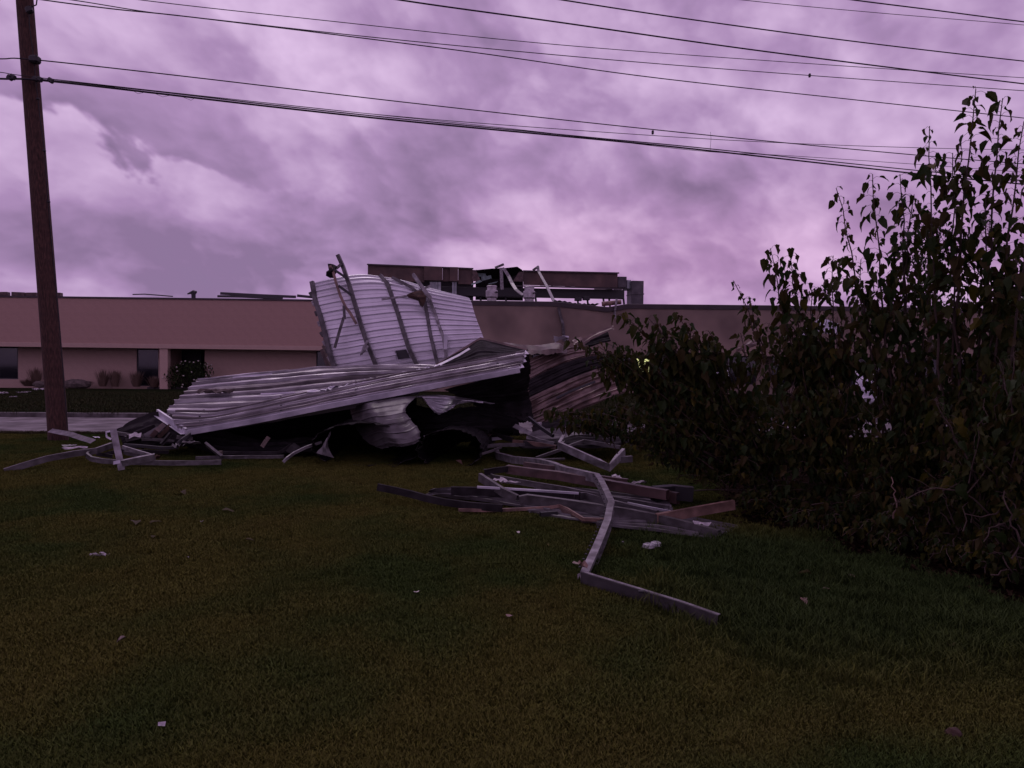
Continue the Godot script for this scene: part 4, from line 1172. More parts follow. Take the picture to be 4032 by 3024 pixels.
	rows = [[V(0.277,1.637,-14.6), V(0.529,1.75,-14.9), V(0.814,1.853,-15.1), V(1.135,1.931,-15.3), V(1.492,1.996,-15.5)],
		[V(0.304,1.264,-14.4), V(0.662,1.438,-14.7), V(1.027,1.591,-14.9), V(1.402,1.707,-15.1), V(1.815,1.797,-15.3)],
		[V(0.317,0.927,-14.2), V(0.711,1.105,-14.5), V(1.126,1.293,-14.7), V(1.553,1.446,-14.9), V(1.99,1.574,-15.1)],
		[V(0.356,0.625,-14), V(0.779,0.8,-14.2), V(1.24,1.008,-14.4), V(1.714,1.194,-14.6), V(2.228,1.359,-14.8)],
		[V(0.405,0.332,-13.8), V(0.876,0.527,-14), V(1.349,0.734,-14.1), V(1.895,0.94,-14.3), V(2.482,1.126,-14.5)]]
	sheet(rows, 30, 4, 3, 0.04, [mats.brown_panel, mats.dark_panel, mats.brown_panel, mats.brown_panel], o, 0.03, 41, [0.0, 0.0], 1.0)
	stick("dark_seam_bar", "thin black bar lying across the ribs of the brown wall sheet", "metal bar", [V(0.856,0.933,-14.2), V(1.125,1.064,-14.3), V(1.621,1.25,-14.5)], 0.038, mats.black_steel)
	# flashing that rises behind it into the leaves
	o = thing("rising_flashing", "pale edged brown flashing rising behind the sapling leaves against the office wall", "flashing", V(1.766,2.147,-16))
	rows = [[V(1.301,2.101,-16.2), V(1.486,2.188,-16.2), V(1.512,2.124,-16.2), V(1.746,2.26,-16.3), V(2.082,2.394,-16.4), V(2.208,2.433,-16.4)], [V(1.323,1.997,-16), V(1.478,2.113,-16.1), V(1.517,2.002,-16.1), V(1.736,2.144,-16.2), V(2.071,2.309,-16.3), V(2.221,2.353,-16.3)]]
	sheet(rows, 16, 1, 1, 0.0, [mats.brown_panel], o, 0.03, 51, [0.0, 0.0], 1.0, "flashing_strip")
	rows = [[V(1.497,2.094,-16.3), V(1.757,2.201,-16.4), V(2.096,2.335,-16.5)], [V(1.472,1.9,-16), V(1.717,1.977,-16), V(2.11,2.08,-16)]]
	sheet(rows, 12, 1, 2, 0.03, [mats.black_panel], o, 0.02, 52)

# a folded steel strip or light channel, a thing of its own
func stick(called: String, label: String, category: String, p: Array, wide: float, m: Material, group := "", up := Vector3(0.1, 0.35, 1)) -> void:
	var s := Shape.new()
	s.sweep(p, [up], [Vector2(-wide * 0.5, -wide * 0.45), Vector2(-wide * 0.5, 0), Vector2(wide * 0.5, 0), Vector2(wide * 0.5, -wide * 0.45)], 0.004)
	single(called, s, m, label, category, group)

func build_curled_sheets() -> void:
	# the end of the upper sheet hanging down, its inner face coloured dark to paint its shadow
	var o := thing("hanging_sheet", "dark ribbed sheet curling down under the end of the fallen sheet", "metal sheet", V(-0.123,0.514,-13.2))
	var rows := [[V(-1.154,1.126,-12.6), V(-0.782,1.224,-12.6), V(-0.41,1.344,-12.6), V(-0.086,1.488,-12.6), V(0.146,1.631,-12.6), V(0.289,1.737,-12.6)],
		[V(-1.07,1.027,-13.3), V(-0.726,1.093,-13.3), V(-0.382,1.171,-13.3), V(-0.063,1.261,-13.3), V(0.157,1.362,-13.3), V(0.34,1.462,-13.3)],
		[V(-0.905,0.906,-13.8), V(-0.599,0.948,-13.8), V(-0.318,0.964,-13.8), V(-0.037,0.993,-13.8), V(0.167,1.033,-13.8), V(0.314,1.074,-13.8)],
		[V(-0.605,0.744,-14), V(-0.372,0.746,-14), V(-0.165,0.749,-14), V(0.043,0.764,-14), V(0.224,0.792,-14), V(0.379,0.833,-14)],
		[V(-0.312,0.638,-13.7), V(-0.159,0.602,-13.7), V(-0.006,0.553,-13.7), V(0.146,0.516,-13.7), V(0.273,0.505,-13.7), V(0.421,0.52,-13.7)]]
	sheet(rows, 40, 2, 3, 0.03, [mats.dark_panel], o, 0.02, 61, [0.0, 0.035], -1.0, "metal_panel", [0.0, 0.05])
	# upper roll: a sheet bowed over like a tunnel, with a ragged hole torn in its near end
	o = thing("bowed_sheet", "pale ribbed sheet bowed over like a tunnel with a torn ragged mouth", "metal sheet", V(-1.652,0.184,-12.2))
	rows = [[V(-2.782,0.791,-12.8), V(-2.364,0.911,-12), V(-2.142,0.963,-12), V(-1.92,1.001,-12), V(-1.721,1.03,-12), V(-1.587,1.041,-12), V(-1.525,1.041,-12)],
		[V(-2.648,0.61,-12.4), V(-2.239,0.756,-11.7), V(-2.029,0.79,-11.55), V(-1.839,0.817,-11.5), V(-1.722,0.84,-11.5), V(-1.676,0.859,-11.55), V(-1.653,0.856,-11.6)],
		[V(-2.473,0.453,-12), V(-2.114,0.6,-11.5), V(-1.91,0.62,-11.3), V(-1.727,0.651,-11.2), V(-1.613,0.673,-11.2), V(-1.565,0.697,-11.3), V(-1.543,0.7,-11.4)],
		[V(-2.258,0.31,-11.7), V(-1.96,0.446,-11.35), V(-1.78,0.447,-11.15), V(-1.631,0.459,-11.05), V(-1.491,0.486,-11), V(-1.396,0.544,-11.05), V(-1.372,0.556,-11.15)],
		[V(-1.975,0.234,-11.45), V(-1.774,0.308,-11.25), V(-1.668,0.32,-11.1), V(-1.572,0.332,-11), V(-1.473,0.359,-10.95), V(-1.409,0.389,-11), V(-1.389,0.403,-11.1)]]
	sheet(rows, 40, 2, 3, 0.012, [mats.grey_panel], o, 0.008, 71, [0.0, 0.05], 1.0, "metal_panel", [0.0, 0.05])
	rows = [[V(-1.709,0.992,-13.1), V(-1.475,0.999,-13.4), V(-1.211,0.992,-13.5), V(-0.917,0.954,-13.6), V(-0.594,0.894,-13.7), V(-0.317,0.836,-13.8)],
		[V(-1.634,0.978,-12.9), V(-1.393,0.935,-13.1), V(-1.159,0.908,-13.2), V(-0.896,0.894,-13.3), V(-0.63,0.874,-13.4), V(-0.372,0.839,-13.5)],
		[V(-1.562,0.995,-12.7), V(-1.384,0.843,-12.8), V(-1.174,0.759,-12.85), V(-0.988,0.854,-12.9), V(-0.713,0.894,-13.1), V(-0.425,0.873,-13.2)],
		[V(-1.503,0.982,-12.6), V(-1.343,0.77,-12.65), V(-1.23,0.709,-12.7), V(-1.047,0.791,-12.75), V(-0.893,0.915,-12.9), V(-0.491,0.902,-13)]]
	sheet(rows, 40, 1, 4, 0.012, [mats.liner_panel], o, 0.01, 72, [0.0, 0.0], 1.0, "torn_tongue", [0.0, 0.12])
	# added black sheets that paint the shade inside the cavity
	o = thing("shade_fill_sheet", "added black crushed sheet painting the shade in the hollow behind the torn bowed sheet", "metal sheet", V(-0.828,0.195,-13.5))
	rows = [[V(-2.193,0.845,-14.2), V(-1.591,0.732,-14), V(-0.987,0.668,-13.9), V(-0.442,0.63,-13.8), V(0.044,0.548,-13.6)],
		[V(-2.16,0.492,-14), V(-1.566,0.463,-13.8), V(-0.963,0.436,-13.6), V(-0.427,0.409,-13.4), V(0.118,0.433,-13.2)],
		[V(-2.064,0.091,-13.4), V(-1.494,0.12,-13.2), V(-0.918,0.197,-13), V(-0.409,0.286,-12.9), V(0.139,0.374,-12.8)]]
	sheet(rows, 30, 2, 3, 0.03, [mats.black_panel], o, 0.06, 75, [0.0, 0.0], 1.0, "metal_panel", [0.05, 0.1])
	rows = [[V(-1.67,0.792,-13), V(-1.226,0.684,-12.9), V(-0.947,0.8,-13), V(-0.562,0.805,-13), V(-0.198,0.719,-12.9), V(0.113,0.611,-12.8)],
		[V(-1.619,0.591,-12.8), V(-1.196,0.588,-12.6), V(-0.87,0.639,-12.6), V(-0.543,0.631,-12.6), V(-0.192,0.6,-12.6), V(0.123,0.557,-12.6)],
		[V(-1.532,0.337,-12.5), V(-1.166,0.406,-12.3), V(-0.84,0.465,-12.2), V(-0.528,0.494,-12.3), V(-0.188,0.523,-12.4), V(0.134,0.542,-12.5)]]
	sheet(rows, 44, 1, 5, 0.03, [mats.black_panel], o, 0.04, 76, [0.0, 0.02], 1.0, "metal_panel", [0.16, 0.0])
	# two barrels of rolled sheet lying mouth outwards on the lawn
	barrel("rolled_sheet", "black rolled sheet open towards the lawn under the pale bowed sheet", V(-2.189,0.017,-11.3), 0.78, 0.33, 2.4, -0.1, 81)
	barrel("rolled_sheet", "second black rolled sheet with a bright ragged rim beside the heap of bars", V(-0.92,0.064,-11.3), 0.46, 0.29, 2.6, 0.10, 87)
	# a loose ragged rim that catches the light
	stick("ragged_rim", "thin bright torn edge below the hole of the bowed sheet", "torn edge", [V(-1.404,0.402,-11.9), V(-1.293,0.432,-11.9), V(-1.205,0.449,-11.9)], 0.015, mats.galvanised)
	var tip := Shape.new()
	var q := [V(-0.847,0.102,-11.3), V(-0.757,0.125,-11.2), V(-0.725,0.048,-11.2), V(-0.802,0.089,-11.25)]
	tip.tri(q[0], q[1], q[2]); tip.tri(q[0], q[2], q[3])
	tip.tri(q[0] + V(0, 0, -0.03), q[2], q[1])
	single("torn_tip", tip, mats.tan_paint, "small torn tan tip bent up in the mouth of the second rolled sheet", "scrap")
	single("torn_flap", crumple(V(-1.707,-0.053,-11.1) + V(0.2, 0.0, 0), V(0.75, 0.06, 0.3), 8, 5), mats.dull_steel, "ragged steel flap on the grass before the black rolled sheet", "scrap")
	o = thing("torn_lip_sheet", "curled pale steel lip at the near side of the black rolled sheet", "scrap", V(-2.791,0.145,-11.1))
	rows = [[V(-2.732,0.532,-11.2), V(-2.779,0.424,-11.15), V(-2.843,0.316,-11.1), V(-2.912,0.204,-11.1)], [V(-2.69,0.543,-11.05), V(-2.725,0.425,-10.98), V(-2.763,0.309,-10.95), V(-2.737,0.19,-10.95)], [V(-2.693,0.531,-11.1), V(-2.72,0.409,-11.05), V(-2.699,0.287,-11), V(-2.613,0.146,-11)]]
	sheet(rows, 16, 1, 1, 0.0, [mats.grey_panel], o, 0.02, 77, [0.0, 0.06], 1.0, "lip")
	# added black and dark sheets that paint the shade under the long sheet
	o = thing("shade_fill_fold", "added dark folded sheets painting the shade under the near corner of the fallen sheet", "metal sheet", V(-4.174,0.003,-12.3))
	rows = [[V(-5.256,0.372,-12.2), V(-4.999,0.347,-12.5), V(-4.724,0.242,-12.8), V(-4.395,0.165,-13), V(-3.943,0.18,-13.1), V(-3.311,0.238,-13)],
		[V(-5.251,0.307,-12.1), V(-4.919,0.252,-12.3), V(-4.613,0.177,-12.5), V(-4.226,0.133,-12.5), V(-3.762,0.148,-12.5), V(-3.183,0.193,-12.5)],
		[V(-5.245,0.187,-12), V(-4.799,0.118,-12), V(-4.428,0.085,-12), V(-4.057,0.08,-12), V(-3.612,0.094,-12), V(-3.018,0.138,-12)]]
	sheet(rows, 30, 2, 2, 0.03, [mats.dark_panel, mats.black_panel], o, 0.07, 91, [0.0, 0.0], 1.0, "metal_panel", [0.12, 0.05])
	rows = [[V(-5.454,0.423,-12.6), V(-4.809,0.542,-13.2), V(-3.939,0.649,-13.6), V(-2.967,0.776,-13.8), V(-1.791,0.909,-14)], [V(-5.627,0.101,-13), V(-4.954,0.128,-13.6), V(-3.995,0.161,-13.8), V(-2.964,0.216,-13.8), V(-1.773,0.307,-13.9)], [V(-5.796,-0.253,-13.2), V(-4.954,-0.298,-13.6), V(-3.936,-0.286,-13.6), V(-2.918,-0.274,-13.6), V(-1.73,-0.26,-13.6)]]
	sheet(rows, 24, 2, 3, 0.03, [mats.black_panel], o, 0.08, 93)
	# arched dark sheet by the low corner
	o = thing("arched_dark_sheet", "dark arched sheet rising to the low corner of the fallen sheet", "metal sheet", V(-6.121,0.309,-12.4))
	rows = [[V(-6.609,0.384,-12.4), V(-6.467,0.485,-12.5), V(-6.273,0.588,-12.6), V(-6.089,0.679,-12.7), V(-5.883,0.64,-12.7)],
		[V(-6.457,0.338,-12.2), V(-6.31,0.423,-12.3), V(-6.147,0.497,-12.4), V(-5.98,0.572,-12.5), V(-5.656,0.494,-12.5)],
		[V(-6.287,0.242,-12), V(-6.156,0.312,-12.1), V(-6.022,0.356,-12.2), V(-5.784,0.412,-12.2), V(-5.362,0.39,-12.2)],
		[V(-6.262,0.086,-12), V(-6.028,0.115,-12), V(-5.768,0.144,-12), V(-5.508,0.173,-12), V(-5.015,0.179,-12)]]
	sheet(rows, 24, 2, 2, 0.035, [mats.dark_panel], o, 0.04, 95, [0.0, 0.0], 1.0, "metal_panel", [0.02, 0.1])

func barrel(called: String, label: String, at: Vector3, rx: float, ry: float, deep: float, skew: float, seed_: int) -> void:
	var o := thing(called, label, "metal sheet", V(at.x, 0, at.z))
	var f := FastNoiseLite.new()
	f.seed = seed_; f.frequency = 0.5; f.fractal_octaves = 3
	var na := 72
	var nd := 26
	at.y = ry - 0.03
	var p := []
	for i in na + 1:
		var a := -PI * 0.62 + TAU * 0.93 * i / na
		var start := 0.16 * f.get_noise_1d(i * 1.7) + 0.05 * sin(i * 2.1)
		for j in nd + 1:
			var t := float(j) / nd
			var z := lerpf(start, deep, t)
			var w := 1.0 - 0.12 * t + 0.09 * f.get_noise_2d(i * 0.5, j * 0.35) + (0.014 if i % 6 < 1 else 0.0)
			w += 0.10 * i / na
			p.append(at + V(cos(a) * rx * w + skew * z, maxf(sin(a) * ry * w, -ry + 0.035), -z))
	var s := Shape.new()
	for i in na:
		for j in nd:
			s.quad(p[i * (nd + 1) + j], p[(i + 1) * (nd + 1) + j], p[(i + 1) * (nd + 1) + j + 1], p[i * (nd + 1) + j + 1])
	part("rolled_panel", s, mats.black_panel, o)  # black colour paints the unlit inside of the roll
	# the torn rim, paler than the black roll
	var r := Shape.new()
	for i in na:
		var a: Vector3 = p[i * (nd + 1)]; var b: Vector3 = p[(i + 1) * (nd + 1)]
		var w := 0.010 + 0.012 * absf(f.get_noise_1d(i * 3.3 + 40.0))
		var d := V(0, w, 0.012)
		r.quad(a, b, b + d, a + d)
	part("torn_rim", r, mats.dull_steel, o)
	var k := Shape.new()
	for i in na:
		k.tri(p[i * (nd + 1) + nd], p[(i + 1) * (nd + 1) + nd], at + V(skew * deep, 0, -deep + 0.1))
	part("crushed_back", k, mats.black_panel, o)

# ------------------------------------------------------------------ loose steel round the heap
func bar(called: String, label: String, p: Array, wide: float, m: Material, kind := "C", group := "loose steel members round the heap", category := "steel member", up := Vector3.UP) -> void:
	# points follow the top edge of a member standing wide metres deep below it
	var s := Shape.new()
	var fl := wide * 0.42
	var prof := []
	match kind:
		"C": prof = [Vector2(-fl, -0.02), Vector2(-fl, 0), Vector2(0, 0), Vector2(0, -wide), Vector2(-fl, -wide), Vector2(-fl, -wide + 0.02)]
		"Z": prof = [Vector2(-fl, 0), Vector2(0, 0), Vector2(0, -wide), Vector2(fl, -wide)]
		"L": prof = [Vector2(-fl, 0), Vector2(0, 0), Vector2(0, -wide)]
		"flat": prof = [Vector2(-wide * 0.5, 0), Vector2(wide * 0.5, 0)]
		"box": prof = [Vector2(-wide * 0.7, 0), Vector2(0, 0), Vector2(0, -wide), Vector2(-wide * 0.7, -wide), Vector2(-wide * 0.7, -0.002)]
	# steel that has been thrown about: small dents and twists along its length
	var q := []
	var ups := []
	for i in p.size() - 1:
		var n := maxi(1, int(p[i].distance_to(p[i + 1]) / 0.22))
		for k in n:
			q.append(p[i].lerp(p[i + 1], float(k) / n) + V(rng.randfn(), rng.randfn() * 0.6, rng.randfn()) * (0.004 if k > 0 else 0.0))
			ups.append((up + V(rng.randfn(), 0, rng.randfn()) * 0.05).normalized())
	q.append(p[-1])
	ups.append(up)
	s.sweep(q, ups, prof, 0.004)
	single(called, s, m, label, category, group)

func build_wreck_members() -> void:
	# towards the utility pole
	bar("bent_angle", "long bent steel angle reaching out over the grass towards the frame edge", [V(-7.045,0.039,-10.3), V(-6.857,0.113,-10.45), V(-6.645,0.185,-10.6), V(-6.419,0.226,-10.9), V(-6.2,0.248,-11.1), V(-6.175,0.285,-11.5)], 0.083, mats.dull_steel, "C")
	bar("pole_foot_board", "pale punched steel board lying against the foot of the utility pole", [V(-8.722,0.214,-14.05), V(-8.067,0.192,-13.6), V(-7.205,0.151,-12.8)], 0.110, mats.galvanised, "flat", "loose steel members round the heap", "steel member", V(0.1, 1, 1.0))
	bar("looped_channel", "looped steel channel bent back on itself beside the upright post", [V(-6.241,0.265,-11.6), V(-6.288,0.231,-11.3), V(-6.276,0.211,-11), V(-6.242,0.195,-10.9), V(-6.115,0.157,-10.8), V(-5.94,0.128,-10.8), V(-5.659,0.113,-10.8), V(-5.332,0.114,-10.8), V(-4.958,0.109,-10.8), V(-4.605,0.112,-10.85), V(-4.26,0.118,-10.9)], 0.066, mats.dull_steel, "C")
	bar("upright_post", "short pale steel post leaning upright at the near end of the heap", [V(-5.681,0.578,-10.6), V(-5.614,0.382,-10.55), V(-5.547,0.206,-10.5), V(-5.483,0.02,-10.45)], 0.088, mats.galvanised, "flat", "loose steel members round the heap", "steel member", V(0.4, 0.1, 1))
	bar("cross_piece", "short pale steel piece lying across the foot of the upright post", [V(-5.468,0.156,-10.4), V(-5.272,0.198,-10.45), V(-5.047,0.242,-10.5)], 0.088, mats.galvanised, "L", "loose steel members round the heap", "steel member", V(0, 1, 0.25))
	bar("foot_plate", "small white folded plate at the foot of the upright post", [V(-5.545,0.135,-10.35), V(-5.451,0.154,-10.35)], 0.050, mats.white_panel, "flat", "loose steel members round the heap", "steel member", V(0, 0.5, 1))
	bar("small_bracket", "small bright hooked bracket beside the top of the upright post", [V(-5.875,0.526,-10.9), V(-5.946,0.51,-10.9), V(-5.937,0.44,-10.9), V(-5.871,0.407,-10.9)], 0.028, mats.white_panel, "flat", "loose steel members round the heap", "steel member", V(0, 0.2, 1))
	bar("thin_rail", "thin dark rail running from the upright post under the fallen sheet", [V(-6.385,0.41,-12), V(-6.053,0.362,-12), V(-5.792,0.308,-12.05), V(-5.462,0.254,-12.1)], 0.050, mats.dull_steel)
	bar("thin_rail", "thin bright rail slanting down behind the upright post", [V(-5.925,0.267,-11.3), V(-5.6,0.226,-11.1), V(-5.287,0.192,-10.9)], 0.050, mats.galvanised, "C")
	bar("thin_rail", "bright rail end lying highest behind the upright post", [V(-5.926,0.309,-11.9), V(-5.664,0.307,-12), V(-5.443,0.283,-12)], 0.033, mats.dull_steel)
	bar("thin_rail", "dark rail lying low and level behind the looped channel", [V(-5.948,0.286,-11.4), V(-5.627,0.265,-11.4), V(-5.356,0.243,-11.4), V(-5.154,0.246,-11.5)], 0.044, mats.black_steel)
	bar("brown_brace", "short brown brace standing tilted under the low corner of the fallen sheet", [V(-5.717,0.352,-11.8), V(-5.633,0.45,-11.8), V(-5.606,0.542,-12)], 0.077, mats.brown_paint, "flat", "loose steel members round the heap", "steel member", V(0.5, 0.2, 1))
	bar("brown_brace", "second brown brace crossing behind the tilted brown one", [V(-5.703,0.322,-12), V(-5.632,0.423,-12.1), V(-5.599,0.507,-12.2)], 0.066, mats.rust, "flat", "loose steel members round the heap", "steel member", V(0.5, 0.2, 1))
	bar("pale_plate", "pale plate leaning beside the tilted brown brace", [V(-5.923,0.325,-12), V(-5.793,0.399,-12), V(-5.702,0.457,-12)], 0.110, mats.grey_panel, "flat", "loose steel members round the heap", "steel member", V(0.3, 0.5, 1))
	bar("tan_plate", "small tan plate standing tilted in the dark under the fallen sheet", [V(-3.927,0.226,-11.7), V(-3.876,0.307,-11.7), V(-3.821,0.384,-11.7)], 0.065, mats.timber, "flat", "loose steel members round the heap", "steel member", V(0.4, 0.3, 1))
	bar("dark_brace", "dark brace slanting to the ground under the middle of the fallen sheet", [V(-4.709,0.312,-11.4), V(-4.511,0.239,-11.2), V(-4.299,0.162,-11)], 0.077, mats.dull_steel, "L", "loose steel members round the heap", "steel member", V(0.4, 0.5, 1))
	bar("dark_brace", "dark brace slanting the other way near the low corner of the fallen sheet", [V(-5.249,0.272,-11.6), V(-5.149,0.349,-11.6), V(-5.097,0.426,-11.8)], 0.066, mats.black_steel, "L")
	bar("ground_channel", "long grey channel lying level on the grass in front of the dark folded sheets", [V(-4.765,0.122,-11.2), V(-4.346,0.148,-11.15), V(-3.893,0.164,-11.1), V(-3.401,0.174,-11.1)], 0.044, mats.dull_steel)
	bar("ground_channel", "dark bent channel lying above the long grey channel", [V(-4.571,0.159,-11.6), V(-4.119,0.154,-11.6), V(-3.667,0.164,-11.6), V(-3.592,0.185,-11.6), V(-3.471,0.282,-11.7)], 0.044, mats.dark_panel)
	bar("curved_tube", "slim curved grey bar with its end dug in beside the black rolled sheet", [V(-3.387,0.096,-11), V(-3.337,0.15,-11.05), V(-3.274,0.212,-11.2), V(-3.132,0.285,-11.3), V(-2.939,0.352,-11.5)], 0.039, mats.galvanised, "L")
	bar("short_plate", "short dark plate leaning behind the slim curved bar", [V(-3.436,0.154,-11.5), V(-3.391,0.231,-11.6), V(-3.365,0.257,-11.7)], 0.138, mats.dark_panel, "flat", "loose steel members round the heap", "steel member", V(0.3, 0.6, 1))
	bar("small_block", "small pale block beside the foot of the dark brace", [V(-4.426,0.208,-11.2), V(-4.37,0.209,-11.2)], 0.066, mats.timber, "box")
	for k in [[V(-5.109,0.233,-11.4), V(0.35, 0.12, 0.2), "grey_panel", "small pale crushed scrap behind the looped channel"], [V(-6.054,0.32,-11.9), V(0.5, 0.15, 0.3), "paper", "white crushed scrap between the thin rails by the upright post"], [V(-6.714,0.198,-11.4), V(0.5, 0.06, 0.3), "paper", "white flat scrap beside the long bent angle"], [V(-7.026,0.191,-11.8), V(0.4, 0.04, 0.3), "grey_panel", "grey flat scrap on the grass near the pole foot board"], [V(-7.037,0.243,-12.6), V(0.3, 0.03, 0.12), "white_panel", "bright sliver on the grass beyond the pole foot board"], [V(-4.942,0.274,-11.5), V(0.4, 0.1, 0.2), "dull_steel", "dull crushed scrap next to the dark brace under the fallen sheet"], [V(-5.263,0.111,-10.9), V(0.4, 0.1, 0.2), "rust", "rusty scrap at the end of the cross piece"]]:
		single("crushed_scrap", crumple(k[0], k[1] * 0.65, rng.randi(), 5), mats[k[2]], k[3], "scrap", "crushed scraps round the heap")
	# dark clutter of thin bars in the shade at that end: each one a bar
	var names := ["dark bar lying at a slant under the arched dark sheet", "dark bar crossing low behind the looped channel", "dark bar with a lighter edge deep under the arched sheet", "short dark bar under the low corner of the fallen sheet", "dark bar lying almost level behind the thin rails", "dark bar pointing at the brown braces", "dark bar poking out below the thin bright rail", "dark bar lying flat in the loop of the channel"]
	var ends := [[V(-6.183,0.306,-11.9), V(-5.711,0.422,-12.1)], [V(-6.215,0.146,-11.3), V(-6.003,0.205,-11.9)], [V(-6.105,0.4,-12), V(-5.863,0.517,-12.2)], [V(-5.314,0.377,-11.8), V(-5.101,0.344,-11.9)], [V(-6.026,0.186,-11.5), V(-5.35,0.157,-11.6)], [V(-5.475,0.269,-11.6), V(-5.508,0.407,-12)], [V(-5.844,0.199,-11.2), V(-5.43,0.139,-11)], [V(-6.368,0.145,-11.4), V(-6.014,0.136,-11.2)]]
	for i in names.size(): bar("dark_bar", names[i], ends[i], 0.05, mats.dull_steel if i % 3 == 0 else mats.dark_panel, ["C", "L", "Z"][i % 3])
	# between the rolled sheets and the saplings
	bar("vee_angle", "steel channel broken into a wide open vee on the grass by the saplings", [V(0.793,0.479,-11.6), V(0.711,0.398,-11.3), V(0.885,0.343,-11.1), V(1.073,0.279,-10.9), V(1.253,0.214,-10.7), V(1.399,0.172,-10.55), V(1.544,0.25,-10.8), V(1.699,0.332,-11.1)], 0.105, mats.galvanised, "C")
	bar("light_bar", "short light steel bar slanting down beside the ragged hanging sheet", [V(0.045,0.566,-12.2), V(0.187,0.504,-12.1), V(0.313,0.452,-12)], 0.083, mats.galvanised, "flat", "loose steel members round the heap", "steel member", V(0.2, 0.6, 1))
	bar("light_bar", "thin light bar carrying on from the short light one towards the broken vee", [V(0.275,0.434,-12), V(0.458,0.386,-11.8), V(0.666,0.361,-11.6)], 0.044, mats.galvanised, "L")
	bar("black_post", "black bar leaning by the low leafy branch", [V(0.272,0.709,-12.3), V(0.463,0.577,-12), V(0.648,0.474,-11.7)], 0.050, mats.black_steel, "box")
	bar("pale_strip", "pale strip lying flat beyond the second rolled sheet", [V(-0.527,0.263,-12.6), V(-0.306,0.299,-12.6), V(-0.077,0.325,-12.6)], 0.088, mats.white_panel, "flat", "loose steel members round the heap", "steel member", V(0, 1, 0.5))
	bar("pale_strip", "long pinkish strip lying past the end of the pale flat strip", [V(0.021,0.317,-12.3), V(0.268,0.319,-12.1), V(0.511,0.303,-12), V(0.717,0.279,-11.9)], 0.066, mats.tan_paint, "L")
	bar("dark_beam", "dark long beam lying level behind the second rolled sheet", [V(-0.728,0.489,-13), V(-0.407,0.415,-12.8), V(0.021,0.342,-12.4)], 0.077, mats.dark_panel, "C")
	bar("dark_beam", "dark beam lying lower beside the pale flat strip", [V(-0.513,0.253,-12), V(-0.157,0.295,-12), V(0.221,0.295,-12)], 0.055, mats.dull_steel, "C")
	bar("thin_brace", "thin grey brace slanting up from the second rolled sheet", [V(-0.45,0.216,-11.3), V(-0.277,0.248,-11.5), V(-0.152,0.28,-11.7)], 0.033, mats.dull_steel, "L")
	bar("long_slant_bar", "grey bar slanting up behind the broken vee towards the leaves", [V(0.375,0.176,-11.2), V(0.747,0.27,-11.5), V(1.168,0.379,-11.9)], 0.044, mats.dull_steel, "L")
	bar("long_slant_bar", "grey bar running back from the top of the slanting bar under the leaves", [V(1.157,0.379,-11.9), V(1.421,0.348,-11.8), V(1.699,0.317,-11.6)], 0.055, mats.dull_steel, "C")
	bar("low_bar", "low dark bar lying on the grass in front of the slanting bars", [V(0.406,0.19,-10.9), V(0.79,0.203,-10.9)], 0.028, mats.dull_steel, "L")
	bar("low_bar", "pale low plate at the foot of the broken vee by the saplings", [V(1.559,0.228,-10.9), V(1.797,0.234,-11)], 0.088, mats.grey_panel, "C")
	bar("white_splinter", "white splintered strip standing among the leaves behind the broken vee", [V(1.743,0.477,-12.4), V(1.821,0.639,-12.4), V(1.899,0.801,-12.4), V(1.94,0.852,-12.4)], 0.055, mats.timber, "L", "loose steel members round the heap", "steel member", V(0.6, 0.2, 1))
	bar("thin_wire_bar", "thin light bar level among the leaves above the broken vee", [V(1.185,0.634,-12.6), V(1.465,0.624,-12.6), V(1.746,0.603,-12.6)], 0.028, mats.galvanised, "L")
	for k in [[V(1.849,0.538,-12.5), V(0.5, 0.35, 0.2), "paper", "white torn piece behind the splintered strip"], [V(2.143,0.615,-12.6), V(0.75, 0.12, 0.3), "white_panel", "bright flat torn piece among the leaves"], [V(1.75,0.594,-12.8), V(0.35, 0.2, 0.2), "grey_panel", "grey torn piece next to the thin level bar"], [V(0.863,0.476,-12.3), V(0.2, 0.14, 0.1), "paper", "small white scrap above the top of the broken vee"], [V(1.274,0.435,-12.3), V(0.6, 0.2, 0.3), "dark_panel", "dark torn piece under the low leafy branch"], [V(0.409,0.553,-12.4), V(0.3, 0.1, 0.2), "paper", "pale scrap beside the black leaning bar"], [V(-0.446,0.339,-12.6), V(0.6, 0.1, 0.3), "timber", "straw coloured scrap beyond the second rolled sheet"]]:
		single("crushed_scrap", crumple(k[0], k[1] * 0.65, rng.randi(), 5), mats[k[2]], k[3], "scrap", "crushed scraps round the heap")
	# dark panel lying flat behind, under the leaves
	var o := thing("dark_flat_sheet", "dark ribbed sheet lying flat behind the broken vee", "metal sheet", V(0.972,0.273,-12.5))
	sheet([[V(0.392,0.468,-13.4), V(0.94,0.543,-13.8), V(1.623,0.626,-14.2), V(2.312,0.673,-14.4)], [V(0.278,0.348,-12.6), V(0.888,0.387,-13), V(1.513,0.449,-13.2), V(2.28,0.465,-13.4)], [V(0.11,0.238,-11.9), V(0.706,0.245,-11.9), V(1.368,0.275,-11.9), V(2.046,0.339,-12)]], 24, 3, 2, 0.03, [mats.dark_panel, mats.grey_panel, mats.dark_panel], o, 0.06, 99, [0.05, 0.05], 1.0)
	# white wreckage glimpsed through the saplings, far towards the office
	o = thing("white_wreck_sheet", "white ribbed roof sheet in pieces behind the saplings before the office wall", "metal sheet", V(6.878,0.818,-18))
	sheet([[V(7.515,2.528,-19.5), V(7.957,2.76,-19.6), V(8.177,2.874,-19.6), V(8.435,2.723,-19.5)], [V(7.364,2.289,-19), V(7.721,2.401,-19), V(7.972,2.44,-19), V(8.37,2.408,-19)]], 12, 1, 3, 0.04, [mats.white_panel], o, 0.1, 101)
